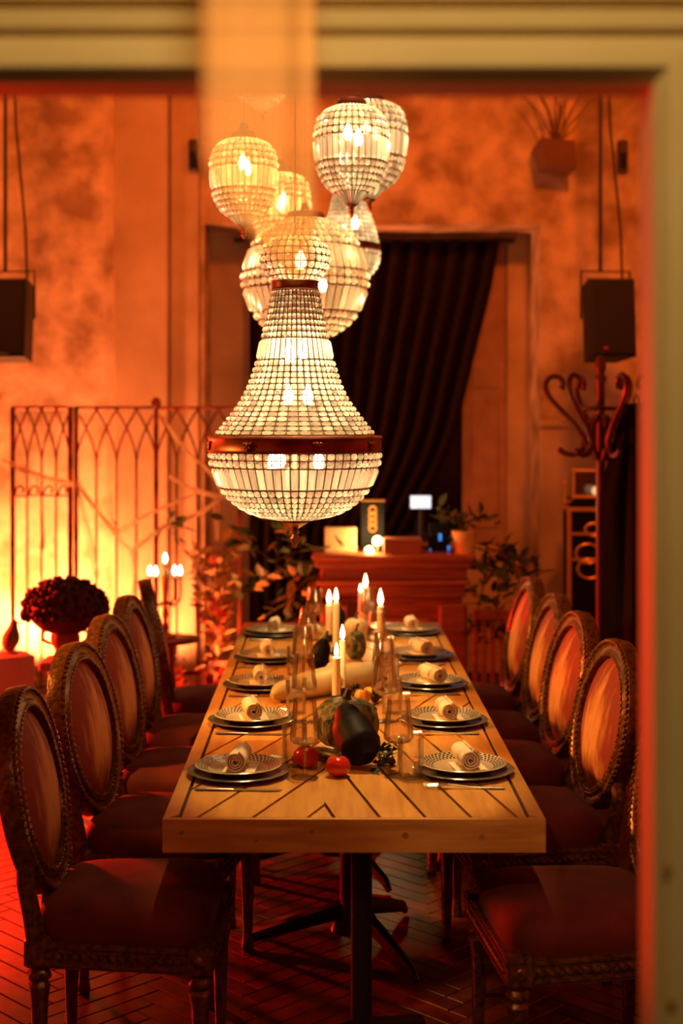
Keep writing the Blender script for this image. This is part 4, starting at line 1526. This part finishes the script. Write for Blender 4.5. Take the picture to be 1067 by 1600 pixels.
def speaker(label, x, y, z, rz, tilt):
    t = thing('loudspeaker', label, 'loudspeaker', (x, y, z), rz, 'hung loudspeakers')
    W_, H_, D_ = .27, .45, .26
    cab = MB()
    cab.add([(-W_ / 2, 0, -H_ / 2), (W_ / 2, 0, -H_ / 2), (W_ / 2 - .04, D_, -H_ / 2), (-W_ / 2 + .04, D_, -H_ / 2), (-W_ / 2, 0, H_ / 2), (W_ / 2, 0, H_ / 2), (W_ / 2 - .04, D_, H_ / 2), (-W_ / 2 + .04, D_, H_ / 2)],
            [(0, 3, 2, 1), (4, 5, 6, 7), (0, 1, 5, 4), (1, 2, 6, 5), (2, 3, 7, 6), (3, 0, 4, 7)])
    o = cab.build('cabinet', 'speaker_black', t)
    R = Euler((tilt, 0, 0))
    o.rotation_euler = R
    g = MB().bevbox((-W_ / 2 + .012, -.014, -H_ / 2 + .012), (W_ / 2 - .012, .002, H_ / 2 - .012), .006).build('grille', 'speaker_grille', o)
    MB().bevbox((-.012 - .05, -.018, -H_ / 2 + .04), (.012 - .05, -.013, -H_ / 2 + .055), .002).build('badge', 'logo_red', o)
    yk = MB()
    yk.tube([(-W_ / 2 - .01, D_ / 2, 0), (-W_ / 2 - .01, D_ / 2, H_ / 2 + .05), (W_ / 2 + .01, D_ / 2, H_ / 2 + .05), (W_ / 2 + .01, D_ / 2, 0)], .007, 6)
    yk.build('yoke', 'speaker_black', t)
    MB().tube([(-.03, D_ / 2, H_ / 2 + .05), (-.03, D_ / 2, ZC - z)], .011, 8).build('hanging_rod', 'speaker_black', t)
    MB().tube([(.10, D_ / 2, H_ / 2), (.09, D_ / 2, H_ / 2 + .3), (.03, D_ / 2 + .01, H_ / 2 + .9), (-.0, D_ / 2, ZC - z)], .007, 6).build('cable', 'cable', t)
    return t


p = P(957, 496, 8.1)
speaker('black loudspeaker hung at the right above the coat stand', p.x, p.y, p.z, .12, -.10)
p = P(4, 496, 8.1)
speaker('black loudspeaker cut by the left edge of the picture', p.x, p.y, p.z, -.12, -.10)

# coat stand
p = P(938, 640, 6.85)
t = thing('coat_stand', 'red-brown bentwood coat stand with curled hooks at the right', 'coat stand', (p.x, p.y, 0))
CZ = p.z
MB().lathe([(.022, .12), (.024, .5), (.021, CZ + .12), (.03, CZ + .14), (.03, CZ + .155), (.018, CZ + .17), (.028, CZ + .20), (.026, CZ + .23), (.012, CZ + .26), (0, CZ + .265)], 16).build('pole', 'bentwood', t, True)
MB().tube([(math.cos(a_) * .125, math.sin(a_) * .125, CZ + .005) for a_ in [2 * PI * q / 32 for q in range(32)]], .010, 8, closed=True).build('ring', 'bentwood', t, True)
up = [(.022, -.24), (.06, -.18), (.12, -.075), (.20, .01), (.25, .07), (.262, .125), (.235, .16), (.195, .155), (.178, .125), (.19, .10)]
lo_ = [(.022, -.03), (.055, -.07), (.075, -.13), (.085, -.185), (.12, -.215), (.17, -.212), (.20, -.19)]


def spline(pts, n=4):
    out = []
    pts = [Vector(q) for q in pts]
    for i in range(len(pts) - 1):
        p0, p1, p2, p3 = pts[max(i - 1, 0)], pts[i], pts[i + 1], pts[min(i + 2, len(pts) - 1)]
        for s in range(n):
            t_ = s / n
            out.append(.5 * ((2 * p1) + (-p0 + p2) * t_ + (2 * p0 - 5 * p1 + 4 * p2 - p3) * t_ ** 2 + (-p0 + 3 * p1 - 3 * p2 + p3) * t_ ** 3))
    return out + [pts[-1]]


for k in range(6):
    a_ = PI - .25 + k * PI / 3
    for nm, pr in (('hook', up), ('lower_hook', lo_)):
        pts = spline([(math.cos(a_) * r_, math.sin(a_) * r_, CZ + z) for r_, z in pr])
        MB().tube(pts, [.013] * (len(pts) - 3) + [.014, .016, .012], 8).build(nm, 'bentwood', t, True)
for k in range(4):
    a_ = PI / 4 + k * PI / 2
    pts = spline([(math.cos(a_) * r_, math.sin(a_) * r_, z) for r_, z in ((.02, .42), (.06, .30), (.16, .17), (.24, .07), (.27, .015))])
    MB().tube(pts, .014, 8).build('leg', 'bentwood', t, True)

# black coat hanging on it


def coat(u, v):
    th = 2 * PI * u
    w_ = .045 + .10 * min(1, v * 3.2) ** .8 + .035 * v
    f = 1 + .14 * math.sin(7 * th + 2 * v) * min(1, v * 3) + .06 * math.sin(13 * th)
    return (math.cos(th) * w_ * f * (1 if math.cos(th) > 0 else .95), math.sin(th) * w_ * .75 * f, -v * 1.36 + (.0 if v else .01))


ct = thing('coat', 'long black coat hanging from the coat stand', 'coat', (p.x + .15, p.y - .06, CZ + .02))
MB().grid(coat, 60, 24, True).build('cloth', 'coat_cloth', ct, True)
MB().tube([(0, 0, 0), (.0, .01, .03), (.015, .01, .05), (.03, .01, .03), (.02, 0, 0)], .005, 6).build('hanging_loop', 'coat_cloth', ct)
sv = MB().grid(lambda u, v: (.105 + .045 * math.cos(2 * PI * u) * (1 - .3 * v) + .02 * v, -.06 + .05 * math.sin(2 * PI * u) * (1 - .3 * v), -.10 - .62 * v), 16, 10, True)
sv.build('sleeve', 'coat_cloth', ct, True)

# gold-edged black cabinet with a glass box on top
d = 8.35
cl, cr = (889 - 512) / FPX * d, (952 - 512) / FPX * d
zt = EYE - (793 - 655) / FPX * d
t = thing('gilt_cabinet', 'narrow black cabinet with gold edging and ring ornaments at the right wall', 'cabinet', ((cl + cr) / 2, d, 0))
hw = (cr - cl) / 2
MB().bevbox((-hw, 0, 0), (hw, .22, zt - .01), .004).build('body', 'black_lacquer', t)
for s in (-1, 1):
    MB().bevbox((s * hw - .012, -.012, .3), (s * hw + .012, .01, zt), .003).build('edge_strip', 'gold_trim', t)
MB().bevbox((-hw - .012, -.014, zt - .024), (hw + .012, .22, zt), .003).build('top_strip', 'gold_trim', t)
for (x, z, r_) in ((.02, zt - .13, .045), (-.01, zt - .27, .07), (.0, zt - .36, .07)):
    MB().tube([(x + r_ * math.cos(a_), -.006, z + r_ * math.sin(a_) * .8) for a_ in [2 * PI * q / 28 for q in range(28)]], .008, 6, closed=True).build('ring_ornament', 'gold_trim', t, True)
for z in (zt - .155, zt - .305):
    MB().bevbox((-hw + .012, -.010, z - .008), (hw - .012, .0, z + .008), .002).build('cross_bar', 'gold_trim', t)
t = thing('display_box', 'small gold-framed glass box on the black cabinet', 'display box', ((cl + cr) / 2 + .01, d + .02, zt))
MB().bevbox((-hw + .01, 0, 0), (hw, .18, .055), .003).build('plinth_block', 'black_lacquer', t)
fr_ = [(-hw + .02, .06), (hw - .01, .06), (hw - .01, .215), (-hw + .02, .215)]
for i in range(4):
    a_, b_ = fr_[i], fr_[(i + 1) % 4]
    MB().tube([(a_[0], 0.004, a_[1]), (b_[0], 0.004, b_[1])], .009, 8).build('frame_bar', 'gold_trim', t)
for (x, z) in fr_:
    MB().ell((x, .004, z), (.014, .014, .014), 10, 6).build('corner_knob', 'gold_trim', t, True)
MB().bevbox((-hw + .024, .008, .06), (hw - .014, .16, .212), .002).build('glass_case', 'display_glass', t)
MB().ell((hw - .07, .05, .095), (.032, .032, .028), 12, 8).build('lamp', 'bauble_lamp', t, True)  # glowing ball stands in for a lamp's reflection in the glass
hd = MB()
hd.tube([(-hw - .03, .02, .03), (-hw - .03, .02, .135)], .009, 8)
hd.ell((-hw - .03, .02, .14), (.016, .016, .016), 10, 6)
hd.ell((-hw - .03, .02, .03), (.014, .014, .014), 10, 6)
hd.tube([(-hw - .03, .02, .035), (-hw + .012, .02, .035)], .007, 6)
hd.build('side_handle', 'gold_trim', t, True)

# iron folding screen with interlaced pointed arches
D_ = 8.15
scr = thing('folding_screen', 'iron folding screen with interlaced pointed arches at the left wall', 'screen', (0, D_, 0))
posts = [(20, 0.0), (110, .0), (118, .02), (240, .12), (374, -.02)]


def sx(px):
    return (px - 512) / FPX * D_


ZT = EYE + 20 / FPX * D_
for (px, dy) in posts:
    w_ = .012 if px != 110 else .014
    MB().bevbox((sx(px) - w_, dy - .012, 0), (sx(px) + w_, dy + .012, ZT), .003).build('post', 'iron', scr)
MB().ell((sx(240), .12, ZT + .02), (.028, .028, .034), 12, 8).build('post_knob', 'iron', scr, True)
for (a, b_, nb) in ((0, 1, 3), (2, 3, 3), (3, 4, 3)):
    xa, ya = sx(posts[a][0]), posts[a][1]
    xb, yb = sx(posts[b_][0]), posts[b_][1]
    L_ = lambda t_, z: (xa + (xb - xa) * t_, ya + (yb - ya) * t_, z)
    for z in (ZT - .008, .12):
        MB().tube([L_(0, z), L_(1, z)], .009, 6).build('rail', 'iron', scr)
    ZA = ZT - .33
    for k in range(1, nb + 1):
        MB().tube([L_(k / (nb + 1), .12), L_(k / (nb + 1), ZA)], .007, 6).build('bar', 'iron', scr)
    for k in range(0, nb + 2):
        for s in (-1, 1):
            t0 = k / (nb + 1)
            pts = []
            for q in range(9):
                v = q / 8
                tt = t0 + s * (1.05 * v ** 1.7) / (nb + 1)
                if tt < -0.01 or tt > 1.01:
                    break
                pts.append(L_(tt, ZA + v * .32))
            if len(pts) > 2:
                MB().tube(pts, .006, 5).build('arch_bar', 'iron', scr)
xa, xb = sx(20), sx(110)
zc = EYE - 120 / FPX * D_
MB().tube([(xa, 0, zc), (xb, 0, zc)], .008, 6).build('cross_rail', 'iron', scr)
for k in range(4):
    xx = xa + (xb - xa) * (k + .5) / 4
    MB().tube(spline([(xx - .03, 0, zc + .01), (xx - .015, 0, zc + .05), (xx + .01, 0, zc + .055), (xx + .02, 0, zc + .03), (xx + .008, 0, zc + .02)]), .007, 5).build('scroll', 'iron', scr)

# pale cobweb cloth stretched over the screen
cw = MB()
web = [[(118, 755), (160, 805), (184, 832)], [(184, 832), (240, 800), (300, 770)], [(172, 800), (190, 845), (203, 858)], [(203, 858), (250, 830), (318, 795), (362, 770)], [(252, 655), (290, 700), (330, 745), (352, 772)], [(0, 715), (60, 745), (118, 755)],
       [(203, 858), (208, 900), (206, 960)], [(300, 770), (302, 850), (304, 1000)], [(340, 770), (337, 850)], [(118, 755), (135, 820), (150, 900)], [(60, 742), (70, 800), (66, 860)], [(265, 745), (310, 765), (350, 775)]]
for i, pl in enumerate(web):
    for s in range(3):
        pts = []
        for (px, py) in pl:
            q = P(px + random.uniform(-5, 5), py + random.uniform(-5, 5), D_ - .06)
            pts.append(q)
        pts = spline(pts, 5)
        cw.tube(pts, [random.uniform(.003, .009) for _ in pts], 5, sq=(1, .5))
o = cw.build('cobweb', 'cobweb', None, True)
tag(o, 'pale stretched cobweb strands hanging across the iron screen', 'cobweb', kind='stuff')

# plinth with a raven figure
py_ = 6.95
xr = (15 - 512) / FPX * py_
t = thing('plinth', 'red-lit square plinth under the raven figure', 'plinth', (xr, py_, 0), math.radians(32))
zt = EYE - (1022 - 655) / FPX * py_
MB().bevbox((-.095, -.095, .0), (.095, .095, zt), .004).build('block', 'plinth', t)
t = thing('raven_figure', 'small upright raven figure on the square plinth', 'figurine', (xr + .008, py_, zt))


def raven(u, v):
    th = 2 * PI * u
    zs = [0.012, .03, .055, .085, .11, .13, .145, .158, .168, .174]
    rs = [.016, .030, .043, .045, .036, .025, .021, .020, .013, .001]
    cx = [-.01, -.008, -.004, 0, .004, .008, .011, .014, .014, .014]
    i = min(int(v * 9), 8)
    f = v * 9 - i
    r_ = rs[i] + (rs[i + 1] - rs[i]) * f
    z = zs[i] + (zs[i + 1] - zs[i]) * f
    c_ = cx[i] + (cx[i + 1] - cx[i]) * f
    return (c_ + r_ * math.cos(th), r_ * .85 * math.sin(th), z)


bd = MB().grid(raven, 20, 19, True)
bd.tube([(.030, 0, .155), (.044, 0, .152), (.054, 0, .147)], [.007, .005, .001], 8)
bd.tube([(-.015, 0, .05), (-.04, 0, .02), (-.055, 0, -.0 + .004)], [.020, .015, .008], 8, sq=(.4, 1))
bd.build('body', 'bird_stone', t, True)
for s in (-1, 1):
    MB().tube([(.0, s * .014, .03), (.004, s * .014, .006), (.018, s * .016, .003)], .004, 6).build('foot', 'bird_stone', t)
    MB().ell((-.006, s * .036, .075), (.024, .010, .045), 10, 8, rot=(0, .25, 0)).build('wing', 'bird_stone', t, True)
MB().lathe([(.032, 0), (.032, .008), (.02, .012)], 16).build('stand', 'bird_stone', t)

# urn of dark dried flowers on a column
uy = 6.35
ux = (102 - 512) / FPX * uy
zu = EYE - (1030 - 655) / FPX * uy
t = thing('column', 'red-lit column carrying the urn of dark flowers', 'column', (ux, uy, 0))
MB().bevbox((-.10, -.10, 0), (.10, .10, .06), .006).build('base', 'plinth', t)
MB().lathe([(.085, .06), (.08, .08), (.075, zu - .06), (.085, zu - .04)], 24).build('shaft', 'plinth', t, True)
MB().bevbox((-.10, -.10, zu - .04), (.10, .10, zu), .006).build('capital', 'plinth', t)
t = thing('urn', 'terracotta urn filled with a dome of dark red dried flowers', 'urn', (ux, uy, zu))
MB().lathe([(.07, 0), (.07, .012), (.045, .02), (.04, .04), (.062, .07), (.066, .10), (.060, .125), (.085, .155), (.125, .185), (.14, .195), (.13, .20), (.05, .17), (0, .165)], 28).build('vessel', 'terracotta', t, True)
for s in (-1, 1):
    MB().tube(spline([(s * .06, 0, .07), (s * .095, 0, .085), (s * .10, 0, .12), (s * .07, 0, .135)]), .008, 6).build('handle', 'terracotta', t, True)
fl = MB()
for i in range(900):
    a_ = random.uniform(0, 2 * PI)
    cz = random.uniform(-.35, 1)
    rr = math.sqrt(1 - cz * cz)
    k = random.uniform(.82, 1.06)
    c = Vector((math.cos(a_) * rr * .185 * k, math.sin(a_) * rr * .17 * k, .225 + cz * .135 * k))
    s = random.uniform(.009, .017)
    fl.ell(c, (s, s * .8, s * .6), 6, 4, rot=(random.uniform(0, 3), random.uniform(0, 3), 0))
fl.ell((0, 0, .225), (.165, .15, .115), 20, 12)
o = fl.build('blossoms', 'petal_dark', t)
o['kind'] = 'stuff'

# candelabrum with five electric candles on a small table
cy = 7.25
cx_ = (258 - 512) / FPX * cy
zt = EYE - (996 - 655) / FPX * cy
t = thing('side_table', 'small dark side table under the candelabrum', 'table', (cx_ + .03, cy, 0))
MB().lathe([(.13, zt - .022), (.145, zt - .018), (.145, zt - .004), (.14, zt)], 32).build('tabletop', 'bentwood', t, True)
MB().lathe([(.03, .10), (.02, .2), (.03, .32), (.018, .42), (.03, zt - .03), (.07, zt - .0225)], 16).build('column', 'bentwood', t, True)
for k in range(3):
    a_ = .5 + k * 2 * PI / 3
    MB().tube(spline([(math.cos(a_) * r_, math.sin(a_) * r_, z) for r_, z in ((.015, .16), (.07, .13), (.13, .05), (.17, .012))]), .013, 8).build('leg', 'bentwood', t, True)
t = thing('candelabrum', 'five-armed candelabrum with glowing candles behind the left chairs', 'candelabrum', (cx_, cy, zt))
k = cy / FPX
H = lambda py: (996 - py) * k
MB().lathe([(.055, 0), (.058, .008), (.03, .02), (.012, .03), (.02, .05), (.010, .08), (.016, .12), (.009, .17), (.012, .22), (.018, H(893)), (.016, H(893) + .01)], 20).build('stem', 'brass', t, True)
arms = [(-25 * k, .03, H(905)), (-13 * k, -.05, H(903)), (13 * k, .05, H(905)), (24 * k, -.02, H(903)), (0, 0, H(884))]
for (x, y, z) in arms:
    if x:
        MB().tube(spline([(0, 0, .19), (x * .5, y * .5, .165), (x, y, .20), (x, y, z)]), .006, 8).build('arm', 'brass', t, True)
    MB().lathe([(.006, z - .012), (.018, z - .002), (.018, z), (.009, z + .002)], 14, (x, y, 0)).build('drip_pan', 'brass', t, True)
    c_ = MB().tube([(x, y, z), (x, y, z + .018)], .009, 10).build('candle', 'wax', t, True)
    MB().lathe([(.006, z + .017), (.012, z + .032), (.011, z + .045), (.004, z + .062), (0, z + .068)], 12, (x, y, 0)).build('flame', 'electric_candle', c_, True)

# dried bouquet and red bush by the screen
by = 7.75
bx = (340 - 512) / FPX * by
st_ = []
for i in range(13):
    a_ = random.uniform(-1, 1)
    st_.append([(0, 0, .34), (a_ * .03, random.uniform(-.04, .04), .55), (a_ * .09, random.uniform(-.06, .06), .80), (a_ * .14 + random.uniform(-.02, .02), random.uniform(-.08, .08), random.uniform(.85, 1.08))])
t = foliage('dried_bouquet', 'tall bouquet of pale orange dried leaves in a floor vase by the screen', 'bouquet', (bx, by, 0), st_, 17, .085, ['dried_pale', 'dried_pale', 'dried_pale', 'dried_red', 'leaf_gold'], stem_m='dried_pale')
MB().lathe([(.07, 0), (.10, .08), (.11, .2), (.07, .32), (.055, .36), (.06, .38), (.05, .36), (0, .30)], 24).build('vase', 'terracotta', t, True)
st_ = []
for i in range(12):
    a_ = random.uniform(0, 2 * PI)
    st_.append([(0, 0, .02), (math.cos(a_) * .06, math.sin(a_) * .06, .15), (math.cos(a_) * .14, math.sin(a_) * .12, .30), (math.cos(a_) * .2, math.sin(a_) * .15, random.uniform(.34, .5))])
foliage('red_bush', 'low bush of red-lit leaves on the floor behind the farthest left chair', 'plant', ((322 - 512) / FPX * 7.3, 7.32, 0), st_, 14, .085, ['dried_red', 'dried_red', 'dried_pale'])
foliage('sage_sprig', 'pale green sprig hooked on the iron screen', 'sprig', (sx(286), D_ - .10, 0),
        [[(-.16, .1, 1.05), (-.08, 0, 1.10), (0, -.02, 1.14), (.06, -.02, 1.1)], [(0, -.02, 1.14), (-.04, -.03, 1.04), (.02, -.02, .96)]], 7, .09, ['leaf_sage', 'leaf_sage', 'leaf_dark'])

# floor uplighters washing the left back wall, plus one added to light the bouquet
for (px, yy, pw, lab) in ((42, 8.62, 580, 'floor uplighter washing the wall behind the raven plinth'), (235, 8.66, 135, 'floor uplighter washing the wall behind the candelabrum'), (372, 7.36, 60, 'added floor uplighter hidden behind the chairs, brightening the dried bouquet')):
    x = (px - 512) / FPX * yy
    t = thing('floor_uplighter', lab, 'lamp', (x, yy, 0), 0, 'floor uplighters')
    MB().lathe([(.07, 0), (.07, .01), (.05, .015), (.06, .10), (.062, .11), (.055, .11), (.05, .09), (0, .088)], 20).build('housing', 'black_steel', t, True)
    MB().lathe([(.05, .092), (.03, .1), (0, .102)], 18, cap=False).build('lens', 'uplight_lens', t, True)
    light('uplight_beam', 'SPOT', (0, 0, .13), ORANGE, pw, parent=t, spot_size=2.6, spot_blend=.9, shadow_soft_size=.05).rotation_euler = (PI - .30, 0, 0)
